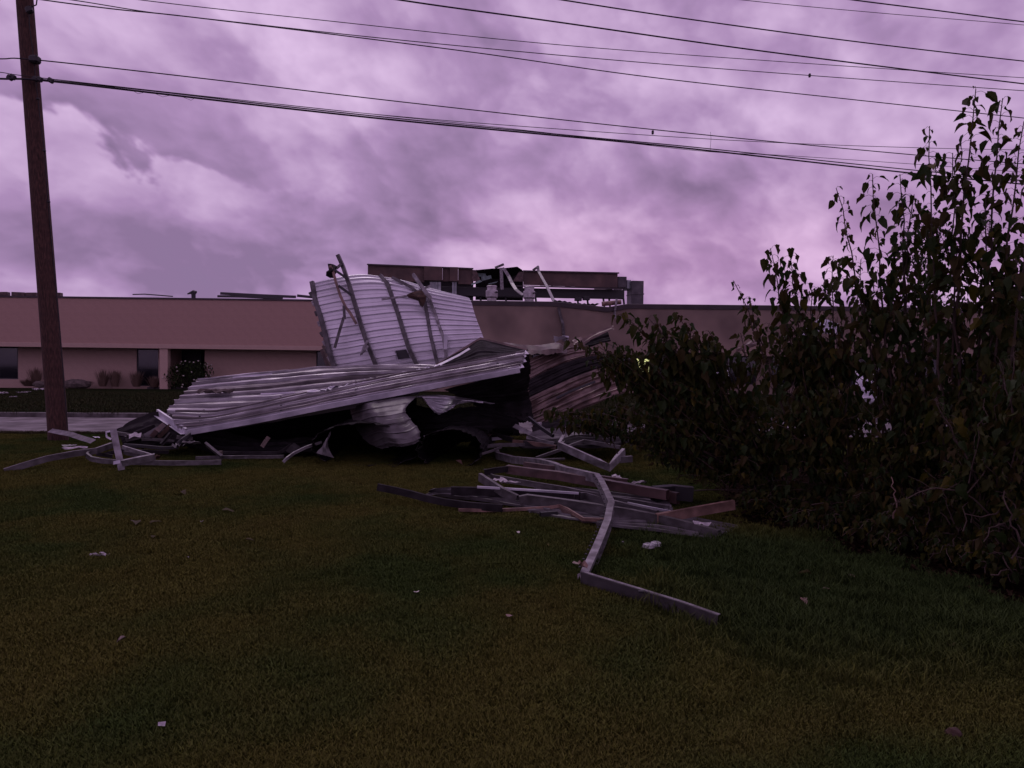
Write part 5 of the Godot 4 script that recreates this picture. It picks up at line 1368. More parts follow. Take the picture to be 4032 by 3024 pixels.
	sheet([[V(5.561,2.042,-18.5), V(6.01,2.225,-18.6), V(6.431,2.336,-18.6), V(6.888,2.338,-18.5)], [V(5.413,1.893,-18), V(5.819,2.069,-18), V(6.227,2.142,-18), V(6.706,2.113,-18)]], 12, 1, 2, 0.04, [mats.brown_panel], o, 0.05, 102)
	sheet([[V(4.6,1.543,-18), V(5.011,1.479,-18), V(5.217,1.447,-18)], [V(4.287,1.158,-17), V(4.739,1.163,-17), V(4.965,1.165,-17)]], 12, 1, 3, 0.04, [mats.white_panel], o, 0.08, 103)
	sheet([[V(7.766,1.521,-17), V(8.024,1.556,-17), V(8.25,1.526,-17)], [V(7.378,1.222,-16), V(7.653,1.165,-16), V(7.868,1.076,-16)], [V(7.333,0.883,-15.5), V(7.54,0.856,-15.5), V(7.776,0.829,-15.5)]], 12, 1, 4, 0.04, [mats.white_panel], o, 0.08, 104)

# ------------------------------------------------------------------ the smaller heap on the open lawn
func build_lawn_pile() -> void:
	var g := "steel members heaped on the lawn"
	# ribbed sheets at the bottom
	var o := thing("flat_ribbed_sheet", "pale ribbed sheet lying flat on the grass at the end of the small heap", "metal sheet", V(1.548,0,-7.279))
	sheet([[V(0.911,0.036,-7.55), V(1.247,0.036,-7.661), V(1.574,0.036,-7.773), V(1.81,0.036,-7.628), V(2.034,0.036,-7.409), V(2.228,0.036,-7.153)], [V(0.867,0.036,-7.329), V(1.204,0.036,-7.39), V(1.501,0.036,-7.406), V(1.703,0.036,-7.248), V(1.897,0.036,-7.096), V(2.058,0.036,-6.926)], [V(0.828,0.036,-7.144), V(1.115,0.036,-7.047), V(1.309,0.036,-6.964), V(1.489,0.036,-6.838), V(1.637,0.036,-6.743), V(1.809,0.036,-6.639)]], 36, 3, 2, 0.025, [mats.grey_panel], o, 0.008, 111, [0.0, 0.03], 1.0)
	o = thing("pale_ribbed_sheet", "pale crumpled ribbed sheet under the black channel in the small heap", "metal sheet", V(-0.309,0,-8.635))
	sheet([[V(-0.954,0.101,-8.654), V(-0.704,0.101,-8.747), V(-0.36,0.086,-8.82), V(0.011,0.072,-8.761), V(0.328,0.072,-8.515)], [V(-0.974,0.072,-8.646), V(-0.606,0.072,-8.597), V(-0.262,0.072,-8.477), V(0.074,0.058,-8.345), V(0.413,0.058,-8.094)], [V(-1,0.043,-8.686), V(-0.595,0.043,-8.441), V(-0.212,0.043,-8.209), V(0.111,0.043,-7.998), V(0.418,0.043,-7.797)]], 36, 2, 3, 0.025, [mats.grey_panel], o, 0.015, 112, [0.04, 0.0], 1.0)
	o = thing("trodden_ribbed_sheet", "ribbed sheet showing below the tan strip at the front of the small heap", "metal sheet", V(0.496,0,-7.793))
	sheet([[V(0.111,0.043,-7.947), V(0.412,0.043,-8.067), V(0.706,0.05,-7.997), V(0.961,0.05,-7.813)], [V(0.187,0.036,-7.818), V(0.42,0.036,-7.832), V(0.683,0.036,-7.722), V(0.936,0.036,-7.597)], [V(0.206,0.022,-7.811), V(0.446,0.022,-7.591), V(0.695,0.022,-7.427), V(0.881,0.022,-7.293)]], 30, 1, 4, 0.02, [mats.grey_panel], o, 0.008, 113)
	o = thing("shaded_ribbed_sheet", "dull ribbed sheet lying in the middle of the small heap under the grey channels", "metal sheet", V(1.384,0,-8.512))
	sheet([[V(0.248,0.036,-9.571), V(0.814,0.036,-9.259), V(1.335,0.036,-8.904), V(1.818,0.036,-8.574)], [V(0.345,0.036,-8.964), V(0.867,0.036,-8.631), V(1.311,0.036,-8.318), V(1.755,0.036,-8.08)], [V(0.422,0.036,-8.264), V(0.863,0.036,-7.977), V(1.262,0.036,-7.755), V(1.679,0.036,-7.548)]], 24, 2, 3, 0.025, [mats.grey_panel, mats.dull_steel], o, 0.012, 114)
	# long box beams painted brown at the back
	bar("brown_beam", "long brown box beam lying along the back of the small heap", [V(-0.068,0.259,-9.634), V(0.58,0.245,-9.229), V(1.182,0.23,-8.609), V(1.712,0.209,-8.159)], 0.102, mats.brown_paint, "box", g)
	bar("brown_beam_end", "short brown channel end butted against the long brown beam", [V(1.751,0.173,-8.322), V(1.837,0.173,-8.21)], 0.120, mats.brown_paint, "C", g)
	bar("brown_beam", "brown beam half hidden behind the long brown beam", [V(0.169,0.259,-10.012), V(0.65,0.259,-9.592), V(1.075,0.216,-9.156), V(1.411,0.202,-8.981)], 0.084, mats.brown_paint, "C", g)
	bar("black_box_beam", "black box beam end sticking out towards the saplings", [V(1.635,0.216,-8.305), V(1.866,0.216,-8.42), V(2.073,0.202,-8.393)], 0.156, mats.black_steel, "box", g)
	bar("grey_channel", "thin grey channel below the long brown beam", [V(-0.343,0.216,-9.611), V(-0.239,0.187,-9.306), V(0.122,0.173,-9.041), V(0.63,0.158,-8.63), V(1.116,0.144,-8.11), V(1.659,0.115,-7.77)], 0.048, mats.dull_steel, "C", g)
	bar("grey_channel", "second thin channel lying along the foot of the brown beam", [V(-0.249,0.13,-9.525), V(0.343,0.122,-8.957), V(0.953,0.108,-8.449), V(1.499,0.094,-8.003), V(1.645,0.086,-7.75)], 0.036, mats.galvanised, "L", g)
	bar("slanting_flange", "pinkish grey flange slanting down over the near end of the small heap", [V(-0.377,0.288,-8.744), V(-0.241,0.259,-8.43), V(-0.092,0.202,-8.22), V(0.071,0.144,-8.121)], 0.090, mats.dull_steel, "L", g)
	bar("bent_grey_sheet_strip", "brown folded strip at the near top of the small heap", [V(-0.337,0.245,-9.313), V(-0.201,0.259,-9.421), V(-0.039,0.259,-9.568)], 0.072, mats.dark_panel, "L", g)
	bar("black_channel", "channel with a black web and pale flange across the small heap", [V(-0.669,0.194,-8.313), V(-0.3,0.187,-8.343), V(-0.031,0.18,-8.354), V(0.381,0.173,-8.302), V(0.777,0.158,-8.249)], 0.090, mats.dark_panel, "C", g)
	bar("pale_flange", "pale flange strip lying on top of the black channel", [V(-0.375,0.216,-8.264), V(-0.01,0.202,-8.25), V(0.396,0.191,-8.186), V(0.747,0.18,-8.145)], 0.021, mats.white_panel, "L", g)
	bar("curled_channel", "dark channel curling up from the grass at the near end of the small heap", [V(-1.482,0.23,-8.25), V(-1.389,0.216,-8.242), V(-1.289,0.194,-8.258), V(-1.112,0.158,-8.24), V(-0.934,0.137,-8.117), V(-0.721,0.122,-7.981), V(-0.437,0.108,-7.863), V(-0.085,0.101,-7.788)], 0.072, mats.dark_panel, "C", g)
	bar("tan_strip", "twisted tan strip along the front of the small heap", [V(-0.553,0.043,-7.857), V(-0.162,0.05,-7.825), V(0.11,0.058,-7.86), V(0.401,0.079,-7.85), V(0.513,0.101,-7.844), V(0.586,0.094,-7.715), V(0.721,0.072,-7.323), V(0.939,0.072,-7.301)], 0.030, mats.tan_paint, "Z", g)
	bar("tan_strip", "brown web under the kink of the twisted tan strip", [V(0.5,0.079,-7.876), V(0.724,0.058,-7.355), V(0.945,0.058,-7.341)], 0.042, mats.brown_paint, "L", g)
	bar("main_grey_channel", "broad grey channel crossing the whole small heap to its far corner", [V(0.09,0.158,-7.977), V(0.179,0.173,-7.988), V(0.555,0.158,-7.835), V(0.94,0.151,-7.57), V(1.172,0.144,-7.429), V(1.376,0.137,-7.239), V(1.637,0.122,-6.97), V(1.867,0.108,-6.661)], 0.102, mats.dull_steel, "C", g)
	bar("main_grey_channel", "grey channel lying behind the broad one in the middle of the heap", [V(0.706,0.144,-8.254), V(0.839,0.144,-8.356), V(0.998,0.13,-8.124), V(1.268,0.115,-7.797), V(1.495,0.101,-7.57)], 0.078, mats.grey_panel, "C", g)
	bar("white_flange", "thin white flange running past the grey channels", [V(1.253,0.115,-7.951), V(1.452,0.108,-7.744), V(1.654,0.094,-7.614)], 0.018, mats.white_panel, "L", g)
	bar("tan_channel", "tan brown channel sticking up at the far corner towards the saplings", [V(1.417,0.144,-7.172), V(1.644,0.173,-7.237), V(1.913,0.209,-7.31), V(2.24,0.245,-7.411)], 0.090, mats.tan_paint, "C", g)
	bar("dark_pipe", "short black pipe lying under the tan strip", [V(0.313,0.065,-7.586), V(0.487,0.065,-7.653)], 0.054, mats.black_steel, "box", g)
	# the long girt bent round the heap and out over the open grass
	var s := Shape.new()
	var deep := 0.1
	s.sweep([V(-0.285,0.144,-12.602), V(-0.243,0.144,-11.962), V(0.008,0.18,-11.209), V(0.354,0.259,-10.374), V(0.519,0.288,-9.826), V(0.659,0.288,-9.386), V(0.981,0.302,-8.727), V(0.978,0.302,-8.287), V(0.964,0.288,-7.787), V(0.954,0.259,-7.236), V(0.9,0.238,-6.955), V(0.842,0.202,-6.647), V(0.748,0.144,-6.306), V(0.655,0.108,-5.945), V(0.518,0.079,-5.4)], [V(0, 1, 0)], [Vector2(-0.06, -0.02), Vector2(-0.06, 0), Vector2(0, 0), Vector2(0, -deep), Vector2(-0.06, -deep)], 0.004)
	var girt := thing("bent_girt", "long pale steel girt bent round the small heap and out over the open grass", "steel member", V(0.706,0,-6.191), 0.0, g)
	part("girt_web", s, mats.galvanised, girt)
	s = Shape.new()
	s.sweep([V(0.517,0.086,-5.356), V(0.715,0.086,-5.129), V(0.87,0.086,-4.951), V(1.082,0.083,-4.715), V(1.265,0.079,-4.477)], [V(0, 1, 0.05)], [Vector2(0, 0), Vector2(0, -0.083), Vector2(-0.045, -0.083)], 0.004)
	part("snapped_end", s, mats.shaded_web_steel, girt)  # web coloured dark to paint its shaded side
	s = Shape.new()
	s.sweep([V(0.517,0.086,-5.356), V(0.715,0.086,-5.129), V(0.87,0.086,-4.951), V(1.082,0.083,-4.715), V(1.265,0.079,-4.477)], [V(0, 1, 0.05)], [Vector2(-0.026, 0.001), Vector2(0.0, 0.001)], 0.005)
	part("top_flange", s, mats.galvanised, girt)  # paler steel paints the sky highlight along the top edge
	s = Shape.new()
	for k in 26:
		var p := [V(0.545,0.088,-5.486), V(0.653,0.112,-5.929), V(0.746,0.148,-6.289), V(0.85,0.207,-6.687), V(0.925,0.252,-7.064), V(0.967,0.29,-7.891), V(0.985,0.303,-8.649)]
		var q := spline(p, k / 25.0)
		s.lathe(q + V(-0.025, 0.0, 0), [Vector2(0.011, -0.002), Vector2(0.011, 0.006), Vector2(0.0, 0.008)], 6)
	part("bolt", s, mats.black_steel, girt).set_meta("kind", "stuff")
	s = Shape.new()
	s.box(V(0.879,0.092,-4.9), V(0.05, 0.012, 0.03), Basis(), 0.003)
	part("clip", s, mats.black_steel, girt)
	single("torn_bracket", crumple(V(0.525,0.1,-5.422), V(0.1, 0.06, 0.08), 4, 4), mats.tan_paint, "torn tan bracket at the sharp bend of the long girt", "scrap")
	single("torn_bracket", crumple(V(0.52,0.02,-5.38), V(0.05, 0.05, 0.04), 6, 4), mats.paper, "small white splinter under the sharp bend of the long girt", "scrap")
	for k in [[V(-0.107,0.219,-8.6), V(0.2, 0.04, 0.12), "small white scrap by the slanting flange"], [V(-0.001,0.198,-8.6), V(0.22, 0.03, 0.1), "thin grey scrap between the brown beam and black channel"], [V(1.784,0.104,-6.9), V(0.15, 0.04, 0.1), "small white scrap on the flat ribbed sheet"], [V(1.353,0.132,-9.6), V(0.18, 0.03, 0.1), "white scrap on the grass behind the brown beam"], [V(1.559,0.151,-9), V(0.2, 0.03, 0.1), "grey scrap behind the far part of the brown beam"]]:
		single("heap_scrap", crumple(k[0], k[1], rng.randi(), 4), mats.paper, k[2], "scrap", "scraps on the small heap")

# ------------------------------------------------------------------ utility pole and lines
func build_pole_and_wires() -> void:
	var foot := V(-8.724,0,-14.32)
	var top: Vector3 = V(-9.216,9.641,-14)
	var o := thing("utility_pole", "tall brown timber utility pole leaning slightly at the road edge", "utility pole", foot)
	var s := Shape.new()
	var p := []
	for i in 15: p.append(foot.lerp(top, i / 14.0) + V(0, -0.15 if i == 0 else 0.0, 0))
	s.tube(p, 0.178, 0.138, 22)
	part("pole_shaft", s, mats.bark, o)
	s = Shape.new()
	s.tube([V(-8.937,7.923,-13.85), V(-8.935,7.724,-13.85), V(-8.913,7.048,-13.95), V(-8.904,6.689,-13.98), V(-8.868,6.394,-13.98), V(-8.836,6.099,-13.98), V(-8.78,5.451,-14.02), V(-8.764,4.484,-14.1), V(-8.771,4.147,-14.15), V(-8.629,2.231,-14.2), V(-8.512,0.241,-14.25)], 0.008, 0.008, 5)
	part("ground_wire", s, mats.cable, o)
	s = Shape.new()
	s.tube([V(-8.933,7.965,-13.85), V(-8.904,8.01,-13.85), V(-8.803,8.054,-13.85), V(-8.785,8.191,-13.85)], 0.012, 0.012, 5)
	part("jumper_wire", s, mats.cable, o)
	s = Shape.new()
	s.box(V(-8.93,7.96,-13.85), V(0.12, 0.12, 0.1), Basis(Vector3.BACK, 0.4), 0.02)
	part("wire_clamp", s, mats.black_steel, o)
	s = Shape.new()
	s.box(V(-8.867,7.079,-13.9), V(0.17, 0.14, 0.16), Basis(), 0.03)
	part("insulator", s, mats.black_steel, o)
	for q in [V(-8.849,6.384,-13.95), V(-8.768,5.445,-14), V(-8.755,4.519,-14.1)]:
		s = Shape.new()
		s.box(q, V(0.05, 0.04, 0.05), Basis(), 0.01)
		part("wire_staple", s, mats.black_steel, o)
	for q in [V(-8.856,6.727,-13.9), V(-8.781,6.725,-13.9), V(-8.59,6.711,-13.92), V(-9.146,6.685,-13.7), V(-9.196,6.671,-13.7)]:
		s = Shape.new()
		s.box(q, V(0.12, 0.09, 0.07), Basis(Vector3.BACK, -0.5), 0.02)
		part("cable_clamp", s, mats.black_steel, o)
	var g := "overhead lines strung from the utility pole"
	# every line: points along it, its radius, what tells it apart
	wire("uppermost thick line crossing the far upper corner of the sky", [V(3.477,9.165,-14.8), V(7.263,9.663,-16.6), V(9.755,9.917,-17.6), V(12.506,10.134,-18.6), V(18.681,10.466,-20.5)], 0.014)
	wire("thin line just under the uppermost thick line in the far upper corner", [V(1.666,9.073,-14.8), V(4.946,9.569,-16.5), V(8.656,10.026,-18), V(13.181,10.51,-19.6), V(19.589,10.964,-21.5)], 0.007)
	wire("thick line second from the top at the far end of the sky", [V(-1.932,9.037,-14.6), V(0.902,9.1,-15.6), V(3.964,9.265,-16.8), V(8.211,9.431,-18.2), V(13.21,9.584,-19.6), V(19.357,9.779,-21.2)], 0.014)
	wire("heaviest line dipping across the middle upper sky", [V(-4.903,8.901,-14.4), V(-2.334,8.862,-15.2), V(0.843,8.918,-16.2), V(5.961,8.997,-17.8), V(13.229,9.001,-19.6), V(19.2,9.026,-21)], 0.016)
	wire("thin line crossing under the heaviest line towards the far end", [V(-9.127,8.387,-13.6), V(-7.284,8.439,-14.4), V(-3.92,8.53,-15.4), V(0.881,8.69,-16.8), V(6.619,9.007,-18.4), V(13.494,9.31,-20), V(19.458,9.559,-21.3)], 0.008)
	wire("thin line that meets a thicker one not far from the pole", [V(-9.723,8.191,-13.5), V(-8.283,8.227,-14), V(-7.02,8.199,-14.4), V(-5.815,8.2,-14.7), V(-2.549,8.292,-15.7), V(2.253,8.44,-17), V(7.113,8.612,-18.2), V(13.234,8.822,-19.6), V(19.198,9.064,-21)], 0.009)
	wire("medium line sagging lowest of the upper group of lines", [V(-9.558,8.144,-13.5), V(-8.692,8.166,-13.9), V(-7.532,8.152,-14.2), V(-6.044,8.179,-14.6), V(-1.123,8.195,-16), V(3.025,8.153,-17.2), V(8.337,8.11,-18.4), V(13.256,8.119,-19.6), V(19.236,8.092,-21)], 0.011)
	wire("single line fixed to the block insulator on the pole", [V(-10.08,6.856,-13.3), V(-9.305,6.969,-13.6), V(-8.87,7.078,-13.9), V(-6.447,7.106,-14.7), V(-2.573,7.093,-15.9), V(1.962,7.01,-17), V(5.852,6.987,-18), V(10.111,6.933,-18.9), V(13.294,6.935,-19.6), V(19.278,6.989,-21)], 0.011)
	wire("thin line just above the cable bundle", [V(-10.082,6.719,-13.3), V(-9.307,6.73,-13.6), V(-8.83,6.758,-13.9), V(-5.656,6.782,-15), V(-2.094,6.773,-16), V(3.065,6.864,-17.3), V(6.591,6.988,-18.2), V(10.106,7.117,-18.9), V(13.282,7.294,-19.6), V(19.252,7.682,-21)], 0.007)
	wire("thick lower cable of the bundle under the single line", [V(-10.084,6.541,-13.3), V(-9.308,6.614,-13.6), V(-8.787,6.708,-13.9), V(-7.251,6.739,-14.5), V(-4.796,6.695,-15.2), V(-2.093,6.685,-16), V(1.967,6.657,-17), V(4.208,6.646,-17.6), V(9.89,6.491,-18.9), V(13.31,6.407,-19.6), V(19.303,6.346,-21)], 0.018)
	wire("upper cable of the bundle splitting away towards the saplings", [V(-8.819,6.743,-13.95), V(-7.251,6.774,-14.5), V(-4.796,6.732,-15.2), V(-2.094,6.724,-16), V(1.967,6.688,-17), V(4.207,6.689,-17.6), V(9.888,6.572,-18.9), V(13.307,6.503,-19.6), V(19.298,6.474,-21)], 0.012)
	wire("thin line fanning out above the bundle before the saplings", [V(-8.819,6.769,-13.95), V(-6.491,6.802,-14.8), V(-3.041,6.784,-15.8), V(0.385,6.713,-16.6), V(4.209,6.614,-17.6), V(6.597,6.688,-18.2), V(10.523,6.71,-19), V(13.3,6.719,-19.6), V(19.286,6.783,-21)], 0.006)
	# loose lashing wire under the bundle
	var k := 0
	for q in [[V(-7.546,6.876,-14.9), V(-7.473,6.832,-14.9), V(-7.389,6.872,-14.95)], [V(-7.194,6.879,-15), V(-7.029,6.809,-15), V(-6.887,6.863,-15.05)], [V(-6.652,6.839,-15.1), V(-6.505,6.783,-15.1), V(-6.452,6.848,-15.15)], [V(4.603,6.646,-17.7), V(4.62,6.917,-17.7), V(4.606,7.079,-17.7)]]:
		s = Shape.new()
		s.tube(q, 0.004, 0.004, 4)
		single("lashing_wire", s, mats.cable, ["small loop of loose wire hanging under the cable bundle closest to the pole", "wide loop of loose wire hanging under the cable bundle", "last loop of loose wire hanging under the cable bundle", "loose wire end standing up between the single line and the bundle"][k], "wire", "loose wire on the cable bundle")
		k += 1
	for q in [[V(7.102,8.612,-18.2), "small dark tag hanging on a thin upper line"], [V(3.171,6.929,-17.3), "small dark tag where two lower lines come together"]]:
		s = Shape.new()
		s.box(q[0], V(0.05, 0.09, 0.05), Basis(), 0.01)
		single("line_tag", s, mats.black_steel, q[1], "line tag", "tags on the overhead lines")

func wire(label: String, p: Array, r: float) -> void:
	var q := []
	for i in 61: q.append(spline(p, i / 60.0))
	var s := Shape.new()
	s.tube(q, r, r, 6)
	single("power_line", s, mats.cable, label, "power line", "overhead lines strung from the utility pole")

# ------------------------------------------------------------------ the saplings
var leaf_mesh := []

func make_leaf(seed_: int) -> ArrayMesh:
	# a heart-shaped leaf, one metre long before it is scaled: folded on its rib, curled and drooping
	var r := RandomNumberGenerator.new()
	r.seed = seed_
	var fold := r.randf_range(0.12, 0.5)
	var droop := r.randf_range(0.1, 0.5)
	var curl := r.randf_range(-0.25, 0.35)
	var ys := [0.0, 0.12, 0.38, 0.68, 1.0]
	var ws := [[0.12, 0.12], [0.40, 0.36], [0.45, 0.42], [0.27, 0.31], [0.0, 0.0]]
	var lobe := r.randf_range(0.55, 1.0)
	ws = [[0.12, 0.12], [0.40 * r.randf_range(0.7, 1.1), 0.38 * r.randf_range(0.7, 1.1)], [0.36 * lobe, 0.42 * r.randf_range(0.6, 1.0)], [0.29 * r.randf_range(0.6, 1.2), 0.27 * lobe], [0.0, 0.0]]
	var rib := []; var lo := []; var hi := []
	for i in 5:
		var y: float = ys[i]
		rib.append(V(0, y - 0.1 * (1.0 if i == 0 else 0.0) * 0.0, -droop * y * y))
		var back := -0.10 if i == 0 else 0.0
		for s in 2:
			var w: float = ws[i][s]
			var q := V((w if s else -w) * (1.0 - 0.3 * fold), y + back, -droop * y * y + w * fold + curl * w * w * 2.0 + r.randf_range(-0.03, 0.03))
			if s: hi.append(q)
			else: lo.append(q)
	var m := Shape.new()
	for i in 4:
		m.quad(lo[i], lo[i + 1], rib[i + 1], rib[i])
		m.quad(rib[i], rib[i + 1], hi[i + 1], hi[i])
	return m.mesh()

func leaf_mat() -> int:
	var k := rng.randf()
	return 0 if k < 0.46 else 1 if k < 0.74 else 2 if k < 0.955 else 3

# leaves along a shoot, alternate on short stalks
func leaf_along(p: Array, from: float, gap: float, size: float, out: Array, stalks: Shape) -> void:
	var length := 0.0
	for i in p.size() - 1: length += p[i].distance_to(p[i + 1])
	var n := int(length * (1.0 - from) / gap)
	var turn := rng.randf() * TAU
	for i in n:
		var t := lerpf(from, 1.0, (i + rng.randf()) / maxf(n, 1))
		var f := t * (p.size() - 1)
		var k := mini(int(f), p.size() - 2)
		var at: Vector3 = p[k].lerp(p[k + 1], f - k)
		turn += 2.4 + rng.randf_range(-0.5, 0.5)
		var aside := V(cos(turn), rng.randf_range(-0.1, 0.7), sin(turn)).normalized()
		var sz := size * rng.randf_range(0.4, 1.25) * (1.0 - 0.35 * t * t)
		var tip := at + aside * sz * 0.72 + V(0, -0.008, 0)
		if stalks: stalks.tube([at, at + aside * sz * 0.35 + V(0, 0.012, 0), tip], 0.0022, 0.0016, 3, false)
		var y := (aside * rng.randf_range(0.1, 0.75) + V(0, -rng.randf_range(0.35, 1.1), 0)).normalized()
		var x := y.cross(V(rng.randfn() * 0.5, 1.0, rng.randfn() * 0.5)).normalized()
		var b := Basis(x, y, x.cross(y))
		b = b * Basis(Vector3.UP, rng.randf_range(-0.7, 0.7))
		out.append([Transform3D(b.scaled(Vector3.ONE * sz), tip), rng.randi() % leaf_mesh.size(), leaf_mat()])

func bent(a: Vector3, b: Vector3, c: Vector3, n: int, wob: float) -> Array:
	var p := []
	for i in n + 1:
		var t := float(i) / n
		var q := a.lerp(b, t).lerp(b.lerp(c, t), t)
		if i > 0 and i < n: q += V(rng.randfn(), rng.randfn() * 0.4, rng.randfn()) * wob
		p.append(q)
	return p

# shoots: [from, through, tip, radius, leaves from, gap between leaves, leaf size, side twigs]
func sapling(called: String, label: String, root: Vector3, shoots: Array, clouds: Array, singles: int) -> void:
	var o := thing(called, label, "sapling", root, 0.0, "leafy saplings beside the small heap")
	var leaves := []
	var stalks := Shape.new()
	for q in shoots:
		var p := bent(q[0], q[1], q[2], 14, 0.012)
		var s := Shape.new()
		s.tube(p, q[3], 0.0035, 6)
		part("stem", s, mats.twig, o)
		leaf_along(p, q[4], q[5], q[6], leaves, stalks)
		for k in int(q[7]):
			var t := rng.randf_range(maxf(q[4] - 0.15, 0.1), 0.9)
			var i := int(t * 13)
			var at: Vector3 = p[i]
			var d := V(rng.randfn(), absf(rng.randfn()) * 0.8 + 0.2, rng.randfn()).normalized() * rng.randf_range(0.15, 0.42)
			var tw := bent(at, at + d * 0.6 + V(0, 0.02, 0), at + d + V(0, 0.05, 0), 5, 0.006)
			stalks.tube(tw, 0.004, 0.002, 4, false)
			leaf_along(tw, 0.1, q[5] * 0.9, q[6] * 0.9, leaves, stalks)
	# the thick of it: many thin shoots ending in leafy volumes [middle, half size, how many, leaf gap, leaf size]
	for q in clouds:
		for i in int(q[2]):
			var d := V(rng.randfn(), rng.randfn(), rng.randfn()).normalized() * pow(rng.randf(), 0.4)
			var tip: Vector3 = q[0] + d * q[1]
			tip.y = maxf(tip.y, 0.08)
			var fork: Vector3 = root.lerp(q[0], rng.randf_range(0.3, 0.7)) + V(rng.randfn(), rng.randfn() * 0.5, rng.randfn()) * 0.15
			fork.y = maxf(fork.y, 0.1)
			var start := fork.lerp(tip, rng.randf_range(0.0, 0.4))
			var p := bent(start, start.lerp(tip, 0.5) + V(0, 0.12, 0), tip, 7, 0.02)
			stalks.tube(p, 0.006, 0.0025, 4, false)
			leaf_along(p, 0.25, q[3], q[4], leaves, null)
	var tw := part("twigs", stalks, mats.twig, o)
	tw.name = "twig_work"
	tw.set_meta("kind", "stuff")
	# the leaves that show largest are parts, the rest one mass
	var eye := V(0, 1.6, 0)
	var size := []
	for i in leaves.size():
		var t: Transform3D = leaves[i][0]
		size.append([t.basis.x.length() / t.origin.distance_to(eye), i])
	size.sort_custom(func(a, b): return a[0] > b[0])
	var kinds := [mats.leaf_olive, mats.leaf_green, mats.leaf_brown, mats.leaf_yellow]
	var rest := {}
	for n in size.size():
		var l = leaves[size[n][1]]
		var t: Transform3D = l[0]
		t.origin -= root
		if n < singles:
			var mi := MeshInstance3D.new()
			mi.name = "leaf"
			mi.mesh = leaf_mesh[l[1]]
			mi.material_override = kinds[l[2]]
			o.add_child(mi, true)
			mi.transform = t
		else:
			var key = l[1] * 10 + l[2]
			if not rest.has(key): rest[key] = []
			rest[key].append(t)
	if rest.is_empty(): return
	var fo := Node3D.new()
	fo.name = "foliage"
	fo.set_meta("kind", "stuff")
	o.add_child(fo, true)
	for key in rest:
		var mm := MultiMesh.new()
		mm.transform_format = MultiMesh.TRANSFORM_3D
		mm.mesh = leaf_mesh[int(key) / 10]
		mm.instance_count = rest[key].size()
		for i in rest[key].size(): mm.set_instance_transform(i, rest[key][i])
		var mi := MultiMeshInstance3D.new()
		mi.name = "leaf_mass"
		mi.multimesh = mm
		mi.material_override = kinds[int(key) % 10]
		mi.set_meta("kind", "stuff")
		fo.add_child(mi, true)

